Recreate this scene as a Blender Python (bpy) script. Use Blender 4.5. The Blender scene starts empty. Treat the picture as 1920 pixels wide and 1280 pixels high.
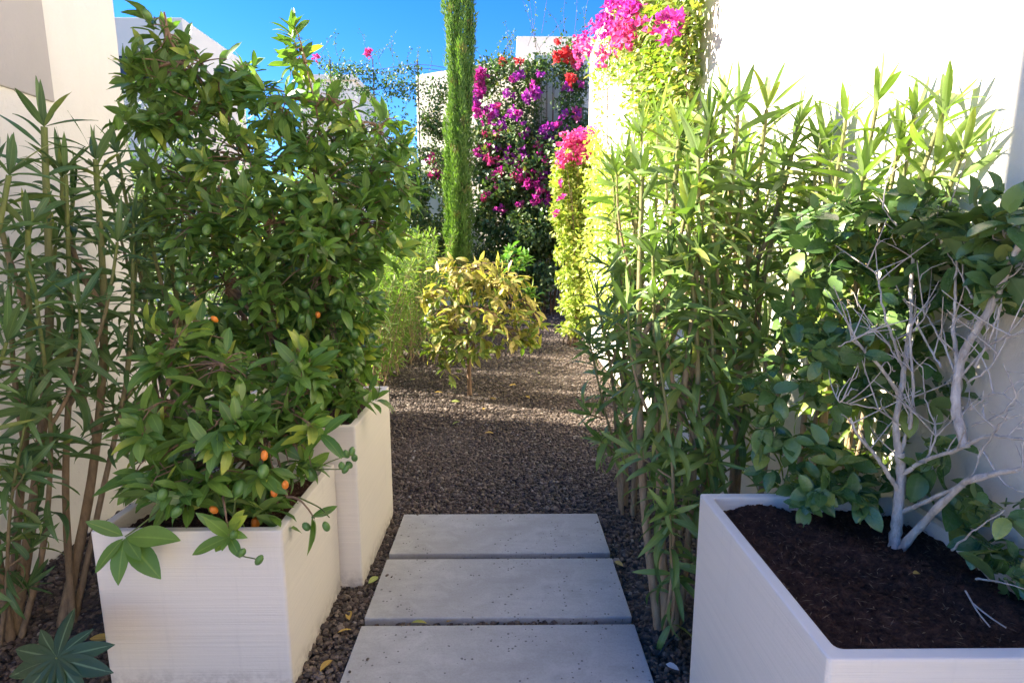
import bpy, math, random, zlib
import numpy as np
from mathutils import Vector
RS = np.random.RandomState(7)
random.seed(7)
PI = math.pi
sc = bpy.context.scene
COL = sc.collection

# ------------------------------------------------------------------ camera model (used to survey positions)
F, PITCH, CAMZ, VPX = 1055.0, math.radians(9.68), 1.54, 950.0
CP, SP = math.cos(PITCH), math.sin(PITCH)
def P(px, py, Y):
    """world point at depth Y seen at photo pixel (px, py)"""
    yc = 640.0 - py
    yy = F*CP + yc*SP
    zz = -F*SP + yc*CP
    t = Y/yy
    return np.array([(px-VPX)*t, Y, CAMZ+zz*t])
def G(px, py, z=0.0):
    """world point at height z seen at photo pixel"""
    yc = 640.0 - py
    yy = F*CP + yc*SP
    zz = -F*SP + yc*CP
    t = (z-CAMZ)/zz
    return np.array([(px-VPX)*t, yy*t, z])
def pm(Y):
    return Y/1040.0

# ------------------------------------------------------------------ mesh helpers
class Geo:
    def __init__(s):
        s.v=[]; s.c=[]; s.loops=[]; s.tot=[]; s.n=0
    def add(s, v, faces, c=None):
        v=np.asarray(v,dtype=np.float64).reshape(-1,3)
        f=np.asarray(faces,dtype=np.int64)
        s.v.append(v)
        if c is None: c=np.zeros((len(v),4)); c[:,:]=0.5
        s.c.append(np.asarray(c,dtype=np.float64).reshape(-1,4))
        s.loops.append((f+s.n).ravel()); s.tot.append(np.full(len(f),f.shape[1],dtype=np.int64))
        s.n+=len(v)
    def mesh(s, name, smooth=True, origin=(0,0,0)):
        me=bpy.data.meshes.new(name)
        if not s.v: return me
        v=np.concatenate(s.v)-np.asarray(origin,dtype=np.float64)
        c=np.concatenate(s.c); lp=np.concatenate(s.loops); tot=np.concatenate(s.tot)
        me.vertices.add(len(v)); me.vertices.foreach_set('co',v.astype(np.float32).ravel())
        me.loops.add(len(lp)); me.loops.foreach_set('vertex_index',lp.astype(np.int32))
        st=np.concatenate([[0],np.cumsum(tot)[:-1]])
        me.polygons.add(len(tot)); me.polygons.foreach_set('loop_start',st.astype(np.int32))
        me.polygons.foreach_set('use_smooth',np.full(len(tot),smooth,dtype=bool))
        me.update(calc_edges=True)
        at=me.color_attributes.new('lc','FLOAT_COLOR','POINT')
        at.data.foreach_set('color',c.astype(np.float32).ravel())
        me.validate()
        return me

def tag(o, label=None, cat=None, group=None, kind=None):
    if label: o['label']=label
    if cat: o['category']=cat
    if group: o['group']=group
    if kind: o['kind']=kind
    return o
def obj(name, geo, mat, parent=None, smooth=True, at=None):
    if at is None: at = parent['_o'] if parent is not None and '_o' in parent else (0,0,0)
    at=tuple(float(a) for a in at)
    me = geo.mesh(name, smooth, at) if isinstance(geo,Geo) else geo
    if mat is not None and not me.materials: me.materials.append(mat)
    o=bpy.data.objects.new(name,me); COL.objects.link(o)
    if parent is not None:
        o.parent=parent
        po=ORG[parent]; o.location=[at[i]-po[i] for i in range(3)]
    else: o.location=at
    ORG[o]=at
    return o
ORG={}
def empty(name, loc, label, cat, group=None):
    loc=tuple(float(a) for a in loc)
    o=bpy.data.objects.new(name,None); COL.objects.link(o); o.location=loc
    o.empty_display_size=0.1
    ORG[o]=loc
    return tag(o,label,cat,group)
def part(name, geo, mat, parent, smooth=True, label=None):
    o=obj(name,geo,mat,parent,smooth,at=ORG[parent])
    if label: o['label']=label
    return o

def nrm(a):
    a=np.asarray(a,dtype=np.float64)
    return a/np.maximum(np.linalg.norm(a,axis=-1,keepdims=True),1e-9)

def box(g, x0,x1,y0,y1,z0,z1):
    v=[(x0,y0,z0),(x1,y0,z0),(x1,y1,z0),(x0,y1,z0),(x0,y0,z1),(x1,y0,z1),(x1,y1,z1),(x0,y1,z1)]
    g.add(v,[(0,3,2,1),(4,5,6,7),(0,1,5,4),(1,2,6,5),(2,3,7,6),(3,0,4,7)])
def prism(g, poly, z0, z1):
    n=len(poly)
    v=[(x,y,z0) for x,y in poly]+[(x,y,z1) for x,y in poly]
    g.add(v,[(i,(i+1)%n,(i+1)%n+n,i+n) for i in range(n)])
    g.add([(x,y,z1) for x,y in poly],[tuple(range(n))])
    g.add([(x,y,z0) for x,y in poly],[tuple(reversed(range(n)))])
def bevel(o, w, seg=2):
    m=o.modifiers.new('b','BEVEL'); m.width=w; m.segments=seg; m.limit_method='ANGLE'; m.angle_limit=math.radians(40)
    m.harden_normals=False
    return o

def catmull(pts, sub=5):
    p=np.asarray(pts,dtype=np.float64)
    if len(p)<3: 
        t=np.linspace(0,1,sub+1)[:,None]; return p[0]*(1-t)+p[-1]*t
    q=np.vstack([2*p[0]-p[1],p,2*p[-1]-p[-2]])
    out=[]
    for i in range(1,len(q)-2):
        a,b,c,d=q[i-1],q[i],q[i+1],q[i+2]
        for t in np.linspace(0,1,sub,endpoint=False):
            out.append(0.5*((2*b)+(-a+c)*t+(2*a-5*b+4*c-d)*t*t+(-a+3*b-3*c+d)*t**3))
    out.append(p[-1])
    return np.array(out)
def tube(g, pts, r0, r1, n=7, c=None, knob=0.0, cap=True):
    p=np.asarray(pts,dtype=np.float64); m=len(p)
    d=nrm(np.gradient(p,axis=0))
    ref=np.array([0.31,0.95,0.1]) if abs(d[0][2])>0.7 else np.array([0,0,1.0])
    rr=np.linspace(r0,r1,m) if np.isscalar(r0) else np.asarray(r0)
    if knob: rr=rr*(1+knob*(RS.rand(m)-0.5))
    vs=[]
    u=nrm(np.cross(d[0],ref))
    for i in range(m):
        u=nrm(u-d[i]*np.dot(u,d[i])); w=np.cross(d[i],u)
        a=np.arange(n)/n*2*PI
        vs.append(p[i]+rr[i]*(np.cos(a)[:,None]*u+np.sin(a)[:,None]*w))
    v=np.concatenate(vs)
    k=np.arange(n); k2=(k+1)%n
    f=np.concatenate([np.stack([i*n+k,i*n+k2,(i+1)*n+k2,(i+1)*n+k],1) for i in range(m-1)])
    col=None
    if c is not None:
        col=np.tile(np.asarray(c,dtype=float),(len(v),1))
    else:
        col=np.zeros((len(v),4)); col[:,0]=RS.rand(); col[:,1]=np.repeat(np.linspace(0,1,m),n); col[:,3]=0.5
    g.add(v,f,col)
    if cap:
        g.add(v[-n:],[tuple(range(n))],col[-n:])

PROF={
 'lance':lambda s: np.clip(np.sin(PI*np.clip(s,0,1)**0.85),0,1)**0.75,
 'ellip':lambda s: np.clip(np.sin(PI*s**0.95),0,1)**0.85,
 'ovate':lambda s: np.clip(np.sin(PI*s**0.8),0,1)**0.65,
 'small':lambda s: np.clip(np.sin(PI*s**0.75),0,1)**0.8,
}
def leaves(g, base, d, up, L, W, bend, prof='ellip', n=5, fold=0.35, wav=0.0, rnd=None, alt=None):
    base=np.asarray(base,dtype=np.float64).reshape(-1,3); N=len(base)
    if N==0: return
    d=nrm(np.broadcast_to(d,(N,3))); up=np.broadcast_to(up,(N,3))
    side=nrm(np.cross(d,up)); nm=nrm(np.cross(side,d))
    L=np.broadcast_to(L,(N,)); W=np.broadcast_to(W,(N,)); bend=np.broadcast_to(bend,(N,)); fold=np.broadcast_to(fold,(N,))
    s=np.linspace(0,1,n+1)
    th=bend[:,None]*(s[None,:]**1.1)
    ds=1.0/n
    ca=np.cos(th); sa=np.sin(th)
    xa=np.concatenate([np.zeros((N,1)),np.cumsum((ca[:,1:]+ca[:,:-1])/2*ds,1)],1)*L[:,None]
    za=-np.concatenate([np.zeros((N,1)),np.cumsum((sa[:,1:]+sa[:,:-1])/2*ds,1)],1)*L[:,None]
    w=np.maximum(PROF[prof](s),0.03)[None,:]*W[:,None]/2
    rn=sa[...,None]*d[:,None,:]+ca[...,None]*nm[:,None,:]
    mid=base[:,None,:]+xa[...,None]*d[:,None,:]+za[...,None]*nm[:,None,:]
    cf=np.cos(fold)[:,None,None]; sf=np.sin(fold)[:,None,None]
    wv=0
    if wav:
        ph=RS.rand(N,1)*6.28
        wv=(wav*np.sin(s[None,:]*9+ph)*W[:,None])[...,None]*rn
    l=mid-side[:,None,:]*w[...,None]*cf+rn*w[...,None]*sf+wv
    r=mid+side[:,None,:]*w[...,None]*cf+rn*w[...,None]*sf-wv
    v=np.stack([l,mid,r],2).reshape(N,-1,3)
    if rnd is None: rnd=RS.rand(N)
    if alt is None: alt=RS.rand(N)
    c=np.zeros((N,n+1,3,4))
    c[...,0]=rnd[:,None,None]; c[...,1]=s[None,:,None]; c[...,2]=np.array([1,0,1.0])[None,None,:]; c[...,3]=alt[:,None,None]
    R=np.arange(n)
    q=np.concatenate([np.stack([3*R,3*R+1,3*R+4,3*R+3],1),np.stack([3*R+1,3*R+2,3*R+5,3*R+4],1)])
    k=(n+1)*3
    f=(q[None]+(np.arange(N)*k)[:,None,None]).reshape(-1,4)
    g.add(v.reshape(-1,3),f,c.reshape(-1,4))

def rdir(N):
    return nrm(RS.randn(N,3))

# ------------------------------------------------------------------ materials
def newmat(name):
    m=bpy.data.materials.new(name); m.use_nodes=True
    nt=m.node_tree; nt.nodes.clear()
    return m,nt
class NB:
    def __init__(s,nt): s.nt=nt
    def n(s,t,**kw):
        nd=s.nt.nodes.new(t)
        for k,v in kw.items():
            if k.startswith('i_'):
                nd.inputs[k[2:].replace('_',' ')].default_value=v
            else: setattr(nd,k,v)
        return nd
    def l(s,a,b): s.nt.links.new(a,b)
    def mix(s,fac,a,b,mode='MIX'):
        nd=s.nt.nodes.new('ShaderNodeMix'); nd.data_type='RGBA'; nd.blend_type=mode
        for val,idx in ((fac,0),(a,6),(b,7)):
            if hasattr(val,'is_output'): s.l(val,nd.inputs[idx])
            elif idx==0: nd.inputs[0].default_value=val
            else: nd.inputs[idx].default_value=(*val[:3],1)
        return nd.outputs[2]
    def math(s,op,a,b=None,clamp=False):
        nd=s.nt.nodes.new('ShaderNodeMath'); nd.operation=op; nd.use_clamp=clamp
        for i,val in enumerate((a,b)):
            if val is None: continue
            if hasattr(val,'is_output'): s.l(val,nd.inputs[i])
            else: nd.inputs[i].default_value=val
        return nd.outputs[0]
    def ramp(s,fac,stops):
        nd=s.nt.nodes.new('ShaderNodeValToRGB')
        e=nd.color_ramp.elements
        while len(e)<len(stops): e.new(0.5)
        for i,(p,c) in enumerate(stops):
            e[i].position=p; e[i].color=(*c[:3],1) if not np.isscalar(c) else (c,c,c,1)
        s.l(fac,nd.inputs[0])
        return nd.outputs[0]
    def noise(s,scale,detail=4,rough=0.55,vec=None,dist=0.0):
        nd=s.nt.nodes.new('ShaderNodeTexNoise'); nd.inputs['Scale'].default_value=scale; nd.inputs['Detail'].default_value=detail
        nd.inputs['Roughness'].default_value=rough; nd.inputs['Distortion'].default_value=dist
        if vec is not None: s.l(vec,nd.inputs['Vector'])
        return nd.outputs['Fac']
    def bump(s,h,strength,dist,normal=None):
        nd=s.nt.nodes.new('ShaderNodeBump'); nd.inputs['Strength'].default_value=strength; nd.inputs['Distance'].default_value=dist
        s.l(h,nd.inputs['Height'])
        if normal is not None: s.l(normal,nd.inputs['Normal'])
        return nd.outputs['Normal']

def leaf_mat(name, dark, light, yellow=(0.45,0.42,0.05), yamt=0.12, rough=0.42, trans=0.28, rib=0.35, ribcol=None, spec=0.5, ystart=0.35, whole=0.5, tcol=(1.1,1.35,0.45)):
    m,nt=newmat(name); b=NB(nt)
    a=b.n('ShaderNodeAttribute',attribute_name='lc')
    sp=b.n('ShaderNodeSeparateColor'); b.l(a.outputs['Color'],sp.inputs[0])
    r,s,v=sp.outputs[0],sp.outputs[1],sp.outputs[2]; alt=a.outputs['Alpha']
    base=b.mix(r,dark,light)
    geo=b.n('ShaderNodeNewGeometry')
    nz=b.noise(35,3,0.6,vec=geo.outputs['Position'])
    base=b.mix(b.math('MULTIPLY',nz,0.35),base,tuple(x*0.55 for x in dark))
    # yellowing at tips of some leaves
    yf=b.math('GREATER_THAN',alt,1-yamt)
    tip=b.n('ShaderNodeMapRange'); tip.interpolation_type='SMOOTHSTEP'
    tip.inputs['From Min'].default_value=ystart; tip.inputs['From Max'].default_value=1.0
    nz2=b.noise(22,2,0.6,vec=geo.outputs['Position'])
    b.l(b.math('ADD',s,b.math('MULTIPLY',b.math('SUBTRACT',nz2,0.5),0.9)),tip.inputs['Value'])
    tipf=b.math('ADD',b.math('MULTIPLY',tip.outputs[0],1-whole),whole*0.6,clamp=True)
    base=b.mix(b.math('MULTIPLY',b.math('MULTIPLY',yf,tipf),0.85),base,yellow)
    # midrib
    ribf=b.n('ShaderNodeMapRange'); ribf.inputs['From Min'].default_value=0.0; ribf.inputs['From Max'].default_value=0.14
    ribf.inputs['To Min'].default_value=rib; ribf.inputs['To Max'].default_value=0.0
    b.l(v,ribf.inputs['Value'])
    rc=ribcol or (light[0]*1.8+0.06,light[1]*1.5+0.08,light[2]*1.6+0.03)
    base=b.mix(ribf.outputs[0],base,rc)
    # underside is paler and duller
    back=b.mix(0.35,base,(0.16,0.22,0.09))
    base2=b.mix(geo.outputs['Backfacing'],base,back)
    pr=b.n('ShaderNodeBsdfPrincipled'); b.l(base2,pr.inputs['Base Color'])
    rg=b.math('ADD',b.math('MULTIPLY',geo.outputs['Backfacing'],0.25),b.math('ADD',b.math('MULTIPLY',nz,0.25),rough-0.12))
    b.l(rg,pr.inputs['Roughness']); pr.inputs['Specular IOR Level'].default_value=spec
    bn=b.bump(b.noise(160,2,0.5,vec=geo.outputs['Position']),0.12,0.004); b.l(bn,pr.inputs['Normal'])
    tr=b.n('ShaderNodeBsdfTranslucent'); b.l(b.mix(1.0,base,tcol,'MULTIPLY'),tr.inputs['Color'])
    mx=b.n('ShaderNodeMixShader'); mx.inputs[0].default_value=trans
    b.l(pr.outputs[0],mx.inputs[1]); b.l(tr.outputs[0],mx.inputs[2])
    o=b.n('ShaderNodeOutputMaterial'); b.l(mx.outputs[0],o.inputs[0])
    return m

def simple(name, fn):
    m,nt=newmat(name); b=NB(nt)
    pr=b.n('ShaderNodeBsdfPrincipled'); o=b.n('ShaderNodeOutputMaterial'); b.l(pr.outputs[0],o.inputs[0])
    tc=b.n('ShaderNodeTexCoord'); fn(b,pr,tc)
    return m

def bark_mat(name, c1, c2, scale=40, rough=0.85, stretch=0.25, greentop=None):
    def fn(b,pr,tc):
        mp=b.n('ShaderNodeMapping'); mp.inputs['Scale'].default_value=(1,1,stretch); b.l(tc.outputs['Object'],mp.inputs[0])
        nz=b.noise(scale,5,0.65,vec=mp.outputs[0]); nz2=b.noise(scale*4,3,0.6,vec=mp.outputs[0])
        col=b.ramp(nz,[(0.3,c1),(0.7,c2)])
        if greentop is not None:
            a=b.n('ShaderNodeAttribute',attribute_name='lc'); sp=b.n('ShaderNodeSeparateColor'); b.l(a.outputs['Color'],sp.inputs[0])
            mr=b.n('ShaderNodeMapRange'); mr.inputs['From Min'].default_value=0.45; mr.inputs['From Max'].default_value=0.95
            b.l(b.math('ADD',sp.outputs[1],b.math('MULTIPLY',b.math('SUBTRACT',nz,0.5),0.5)),mr.inputs['Value'])
            col=b.mix(mr.outputs[0],col,greentop)
        b.l(col,pr.inputs['Base Color']); pr.inputs['Roughness'].default_value=rough
        pr.inputs['Specular IOR Level'].default_value=0.25
        b.l(b.bump(nz2,0.5,0.004,b.bump(nz,0.6,0.01)),pr.inputs['Normal'])
    return simple(name,fn)

def stucco(name, col, bump=0.35, scale=90, stain=0.07):
    def fn(b,pr,tc):
        big=b.noise(0.9,5,0.6,vec=tc.outputs['Object']); 
        mp=b.n('ShaderNodeMapping'); mp.inputs['Scale'].default_value=(1,1,0.25); b.l(tc.outputs['Object'],mp.inputs[0])
        st=b.noise(3.5,5,0.65,vec=mp.outputs[0])
        c=b.mix(b.math('MULTIPLY',big,stain*3),col,tuple(x*0.82 for x in col))
        c=b.mix(b.math('MULTIPLY',b.ramp(st,[(0.5,0.0),(0.75,1.0)]),stain*2.0),c,(col[0]*0.72,col[1]*0.69,col[2]*0.64))
        b.l(c,pr.inputs['Base Color']); pr.inputs['Roughness'].default_value=0.92; pr.inputs['Specular IOR Level'].default_value=0.2
        fine=b.noise(scale,6,0.7,vec=tc.outputs['Object']); med=b.noise(scale*0.28,3,0.5,vec=tc.outputs['Object'])
        b.l(b.bump(fine,bump,0.012,b.bump(med,bump*0.6,0.02)),pr.inputs['Normal'])
    return simple(name,fn)

M={}
M['wall_white']=stucco('white_stucco',(0.72,0.66,0.57))
M['wall_left']=stucco('cream_stucco',(0.74,0.712,0.672))
M['wall_grey']=stucco('grey_stucco',(0.43,0.405,0.395),0.2)
M['wall_beige']=stucco('pale_beige_render',(0.78,0.70,0.58),0.2)  # one even pale beige for the roof block and garden house
M['kumquat']=leaf_mat('citrus_leaf',(0.08,0.18,0.032),(0.20,0.32,0.055),(0.55,0.55,0.07),0.24,0.38,0.32,0.28)
M['oleander']=leaf_mat('oleander_leaf',(0.11,0.19,0.045),(0.23,0.32,0.075),(0.46,0.42,0.09),0.09,0.42,0.26,0.55,ribcol=(0.24,0.32,0.14))
M['oleander_lit']=leaf_mat('oleander_leaf_lit',(0.16,0.25,0.05),(0.29,0.39,0.085),(0.42,0.42,0.09),0.08,0.42,0.34,0.5,ribcol=(0.30,0.38,0.15))  # lit copy of the oleander leaf, sun brightness mixed into the colour
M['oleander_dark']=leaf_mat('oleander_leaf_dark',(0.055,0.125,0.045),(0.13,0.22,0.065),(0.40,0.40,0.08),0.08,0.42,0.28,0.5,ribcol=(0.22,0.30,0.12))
M['camellia']=leaf_mat('camellia_leaf',(0.055,0.13,0.036),(0.19,0.29,0.08),(0.42,0.44,0.09),0.10,0.27,0.16,0.35,whole=0.9,ribcol=(0.15,0.23,0.09))
M['lemon']=leaf_mat('yellowing_lemon_leaf',(0.15,0.24,0.035),(0.30,0.34,0.06),(0.66,0.44,0.16),0.5,0.45,0.36,0.4,whole=0.75,ystart=0.1,ribcol=(0.5,0.45,0.15))
M['lemon_green']=leaf_mat('fresh_lemon_leaf',(0.10,0.24,0.04),(0.17,0.33,0.06),(0.45,0.42,0.08),0.10,0.42,0.36,0.35)
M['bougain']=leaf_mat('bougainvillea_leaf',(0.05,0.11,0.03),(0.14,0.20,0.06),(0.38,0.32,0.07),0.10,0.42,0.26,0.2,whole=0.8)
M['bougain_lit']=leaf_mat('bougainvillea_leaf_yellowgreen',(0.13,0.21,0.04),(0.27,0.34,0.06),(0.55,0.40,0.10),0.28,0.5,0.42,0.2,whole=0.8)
M['bougain_sunlit']=leaf_mat('bougainvillea_leaf_sunlit',(0.27,0.36,0.06),(0.46,0.50,0.11),(0.66,0.46,0.14),0.2,0.5,0.45,0.2,whole=0.8)  # brightened leaf copy for the corner mound, sunlight put into its colour
M['garden']=leaf_mat('garden_leaf',(0.06,0.13,0.035),(0.14,0.23,0.06),(0.4,0.4,0.1),0.12,0.5,0.34,0.2)
M['garden_pale']=leaf_mat('pale_garden_leaf',(0.14,0.22,0.08),(0.27,0.36,0.15),(0.5,0.48,0.2),0.12,0.55,0.34,0.2)
M['reed']=leaf_mat('narrow_yellowgreen_leaf',(0.14,0.24,0.05),(0.27,0.37,0.085),(0.55,0.46,0.15),0.15,0.5,0.42,0.2)
M['cypress']=leaf_mat('cypress_spray',(0.12,0.23,0.035),(0.24,0.36,0.07),(0.36,0.22,0.08),0.35,0.7,0.30,0.0,whole=0.9)
M['palmate']=leaf_mat('palmate_leaf',(0.014,0.042,0.012),(0.024,0.060,0.018),(0.3,0.3,0.05),0.0,0.4,0.12,0.7,ribcol=(0.16,0.24,0.13))
def bract(name,c1,c2):
    return leaf_mat(name,c1,c2,c1,0.0,0.6,0.45,0.25,ribcol=tuple(x*0.8 for x in c1),tcol=(1.1,0.9,1.1))
M['magenta']=bract('magenta_bract',(0.52,0.022,0.30),(0.74,0.075,0.46))
M['pink']=bract('pink_bract',(0.75,0.06,0.28),(0.85,0.16,0.40))
M['red']=bract('red_bract',(0.68,0.035,0.045),(0.80,0.10,0.09))
M['purple']=bract('purple_bract',(0.36,0.03,0.36),(0.55,0.07,0.50))
M['dry']=leaf_mat('fallen_yellow_leaf',(0.42,0.26,0.06),(0.62,0.42,0.10),(0.6,0.4,0.1),0.2,0.6,0.2,0.4)
M['dry_green']=leaf_mat('fallen_green_leaf',(0.28,0.34,0.08),(0.42,0.45,0.12),(0.6,0.5,0.1),0.3,0.6,0.2,0.4)
M['bark_ole']=bark_mat('oleander_bark',(0.24,0.165,0.10),(0.44,0.32,0.20),45,0.8,0.3,greentop=(0.20,0.20,0.07))
M['bark_kum']=bark_mat('citrus_bark',(0.17,0.10,0.06),(0.30,0.20,0.13),45)
M['bark_white']=bark_mat('pale_camellia_bark',(0.33,0.285,0.24),(0.68,0.62,0.555),42,0.85,0.5)
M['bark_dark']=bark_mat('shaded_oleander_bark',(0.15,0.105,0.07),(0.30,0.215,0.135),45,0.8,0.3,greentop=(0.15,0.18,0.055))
M['twig_brown']=bark_mat('vine_bark',(0.10,0.06,0.04),(0.22,0.14,0.09),50)
M['greentwig']=bark_mat('green_twig',(0.09,0.12,0.03),(0.17,0.20,0.06),50,0.6)
def fn(b,pr,tc):
    a=b.n('ShaderNodeAttribute',attribute_name='lc'); sp=b.n('ShaderNodeSeparateColor'); b.l(a.outputs['Color'],sp.inputs[0])
    nz=b.noise(70,4,0.6,vec=tc.outputs['Object'])
    c=b.ramp(sp.outputs[0],[(0.0,(0.035,0.026,0.019)),(0.35,(0.080,0.057,0.041)),(0.7,(0.15,0.106,0.075)),(0.93,(0.25,0.19,0.14)),(1.0,(0.42,0.38,0.33))])
    c=b.mix(b.math('MULTIPLY',nz,0.6),c,(0.05,0.036,0.034))
    b.l(c,pr.inputs['Base Color']); pr.inputs['Roughness'].default_value=0.8
    b.l(b.bump(b.noise(260,3,0.6,vec=tc.outputs['Object']),0.5,0.004),pr.inputs['Normal'])
M['gravel']=simple('lava_gravel',fn)
def fn(b,pr,tc):
    v=b.n('ShaderNodeTexVoronoi'); v.inputs['Scale'].default_value=46; b.l(tc.outputs['Object'],v.inputs['Vector'])
    c=b.ramp(b.noise(30,5,0.7,vec=tc.outputs['Object']),[(0.3,(0.035,0.026,0.024)),(0.7,(0.10,0.075,0.062))])
    b.l(c,pr.inputs['Base Color']); pr.inputs['Roughness'].default_value=0.95
    b.l(b.bump(v.outputs['Distance'],1.0,0.02),pr.inputs['Normal'])
M['ground']=simple('dark_earth',fn)
def fn(b,pr,tc):
    big=b.noise(3.2,5,0.6,vec=tc.outputs['Object']); fine=b.noise(120,5,0.7,vec=tc.outputs['Object'])
    mp=b.n('ShaderNodeMapping'); mp.inputs['Scale'].default_value=(1,4,1); b.l(tc.outputs['Object'],mp.inputs[0])
    str_=b.noise(7,5,0.6,vec=mp.outputs[0])
    c=b.ramp(big,[(0.3,(0.38,0.365,0.335)),(0.7,(0.50,0.485,0.45))])
    c=b.mix(b.math('MULTIPLY',b.ramp(str_,[(0.45,0.0),(0.75,1.0)]),0.35),c,(0.27,0.265,0.25))
    c=b.mix(b.math('MULTIPLY',b.ramp(fine,[(0.35,1.0),(0.55,0.0)]),0.3),c,(0.24,0.23,0.21))
    oi=b.n('ShaderNodeObjectInfo'); c=b.mix(b.math('MULTIPLY',oi.outputs['Random'],0.3),c,(0.28,0.265,0.24))
    blot=b.noise(9,6,0.7,vec=tc.outputs['Object'],dist=.6); c=b.mix(b.math('MULTIPLY',b.ramp(blot,[(0.50,0.0),(0.64,1.0)]),0.28),c,(0.56,0.545,0.51))
    dk=b.noise(4.5,6,0.75,vec=tc.outputs['Object'],dist=1.2); c=b.mix(b.math('MULTIPLY',b.ramp(dk,[(0.55,0.0),(0.72,1.0)]),0.30),c,(0.24,0.225,0.20))
    v=b.n('ShaderNodeTexVoronoi'); v.inputs['Scale'].default_value=75; b.l(tc.outputs['Object'],v.inputs['Vector'])
    pick=b.n('ShaderNodeSeparateColor'); b.l(v.outputs['Color'],pick.inputs[0])
    dens=b.ramp(b.noise(5,3,0.6,vec=tc.outputs['Object']),[(0.4,0.0),(0.7,0.28)])
    sel=b.math('LESS_THAN',pick.outputs[0],b.math('ADD',dens,0.02))
    pit=b.math('MULTIPLY',sel,b.math('LESS_THAN',v.outputs['Distance'],b.math('MULTIPLY',pick.outputs[1],0.42)))
    c=b.mix(b.math('MULTIPLY',pit,0.75),c,(0.08,0.075,0.07))
    b.l(c,pr.inputs['Base Color']); pr.inputs['Roughness'].default_value=0.85; pr.inputs['Specular IOR Level'].default_value=0.3
    h=b.math('SUBTRACT',b.math('MULTIPLY',fine,0.3),pit)
    b.l(b.bump(h,0.35,0.004),pr.inputs['Normal'])
M['slab']=simple('cast_concrete',fn)
def fn(b,pr,tc):
    mp=b.n('ShaderNodeMapping'); mp.inputs['Scale'].default_value=(0.6,0.6,60); b.l(tc.outputs['Object'],mp.inputs[0])
    ln=b.noise(2.6,3,0.7,vec=mp.outputs[0])
    mp2=b.n('ShaderNodeMapping'); mp2.inputs['Scale'].default_value=(1,1,14); b.l(tc.outputs['Object'],mp2.inputs[0])
    bl=b.noise(2.0,4,0.6,vec=mp2.outputs[0])
    st=b.noise(4,5,0.65,vec=tc.outputs['Object'])
    c=b.mix(b.math('MULTIPLY',b.ramp(ln,[(0.35,1.0),(0.6,0.0)]),0.22),(0.78,0.705,0.61),(0.60,0.55,0.48))
    c=b.mix(b.math('MULTIPLY',st,0.22),c,(0.62,0.59,0.55))
    sx=b.n('ShaderNodeSeparateXYZ'); b.l(tc.outputs['Object'],sx.inputs[0])
    low=b.n('ShaderNodeMapRange'); low.inputs['From Min'].default_value=0.0; low.inputs['From Max'].default_value=0.11; low.inputs['To Min'].default_value=1; low.inputs['To Max'].default_value=0
    b.l(sx.outputs[2],low.inputs['Value'])
    dn=b.noise(26,5,0.7,vec=tc.outputs['Object'])
    c=b.mix(b.math('MULTIPLY',low.outputs[0],b.ramp(dn,[(0.42,0.0),(0.62,0.75)])),c,(0.34,0.27,0.21))
    mp3=b.n('ShaderNodeMapping'); mp3.inputs['Scale'].default_value=(14,14,0.9); b.l(tc.outputs['Object'],mp3.inputs[0])
    dr=b.noise(1.6,5,0.65,vec=mp3.outputs[0])
    c=b.mix(b.math('MULTIPLY',b.ramp(dr,[(0.58,0.0),(0.78,1.0)]),0.30),c,(0.50,0.45,0.40))
    c=b.mix(b.math('MULTIPLY',b.ramp(bl,[(0.5,0.0),(0.8,1.0)]),0.12),c,(0.55,0.53,0.50))
    b.l(c,pr.inputs['Base Color']); pr.inputs['Roughness'].default_value=0.7; pr.inputs['Specular IOR Level'].default_value=0.3
    b.l(b.bump(ln,0.30,0.006,b.bump(b.noise(150,3,0.6,vec=tc.outputs['Object']),0.1,0.004)),pr.inputs['Normal'])
M['planter']=simple('ribbed_white_planter',fn)
def fn(b,pr,tc):
    a=b.n('ShaderNodeAttribute',attribute_name='lc'); sp=b.n('ShaderNodeSeparateColor'); b.l(a.outputs['Color'],sp.inputs[0])
    nz=b.noise(38,6,0.75,vec=tc.outputs['Object']); n2=b.noise(7,4,0.6,vec=tc.outputs['Object'])
    c=b.ramp(nz,[(0.26,(0.035,0.016,0.012)),(0.52,(0.115,0.058,0.040)),(0.8,(0.27,0.15,0.10))])
    c=b.mix(b.math('MULTIPLY',n2,0.5),c,(0.03,0.017,0.013))
    c=b.mix(b.math('GREATER_THAN',sp.outputs[0],0.9),c,(0.26,0.17,0.11))
    b.l(c,pr.inputs['Base Color']); pr.inputs['Roughness'].default_value=0.95; pr.inputs['Specular IOR Level'].default_value=0.15
    b.l(b.bump(nz,1.0,0.03),pr.inputs['Normal'])
M['soil']=simple('potting_soil',fn)
def fruit_mat(name,c1,c2):
    def fn(b,pr,tc):
        nz=b.noise(60,3,0.6,vec=tc.outputs['Object']); oi=b.n('ShaderNodeObjectInfo')
        c=b.mix(oi.outputs['Random'],c1,c2)
        c=b.mix(b.math('MULTIPLY',nz,0.3),c,tuple(x*0.6 for x in c1))
        b.l(c,pr.inputs['Base Color']); pr.inputs['Roughness'].default_value=0.38
        pr.inputs['Subsurface Weight'].default_value=0.0
        b.l(b.bump(b.noise(500,2,0.5,vec=tc.outputs['Object']),0.25,0.002),pr.inputs['Normal'])
    return simple(name,fn)
M['fruit']=fruit_mat('green_citrus_skin',(0.07,0.16,0.035),(0.13,0.24,0.05))
M['orange']=fruit_mat('orange_citrus_skin',(0.75,0.19,0.02),(0.85,0.27,0.03))
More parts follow.
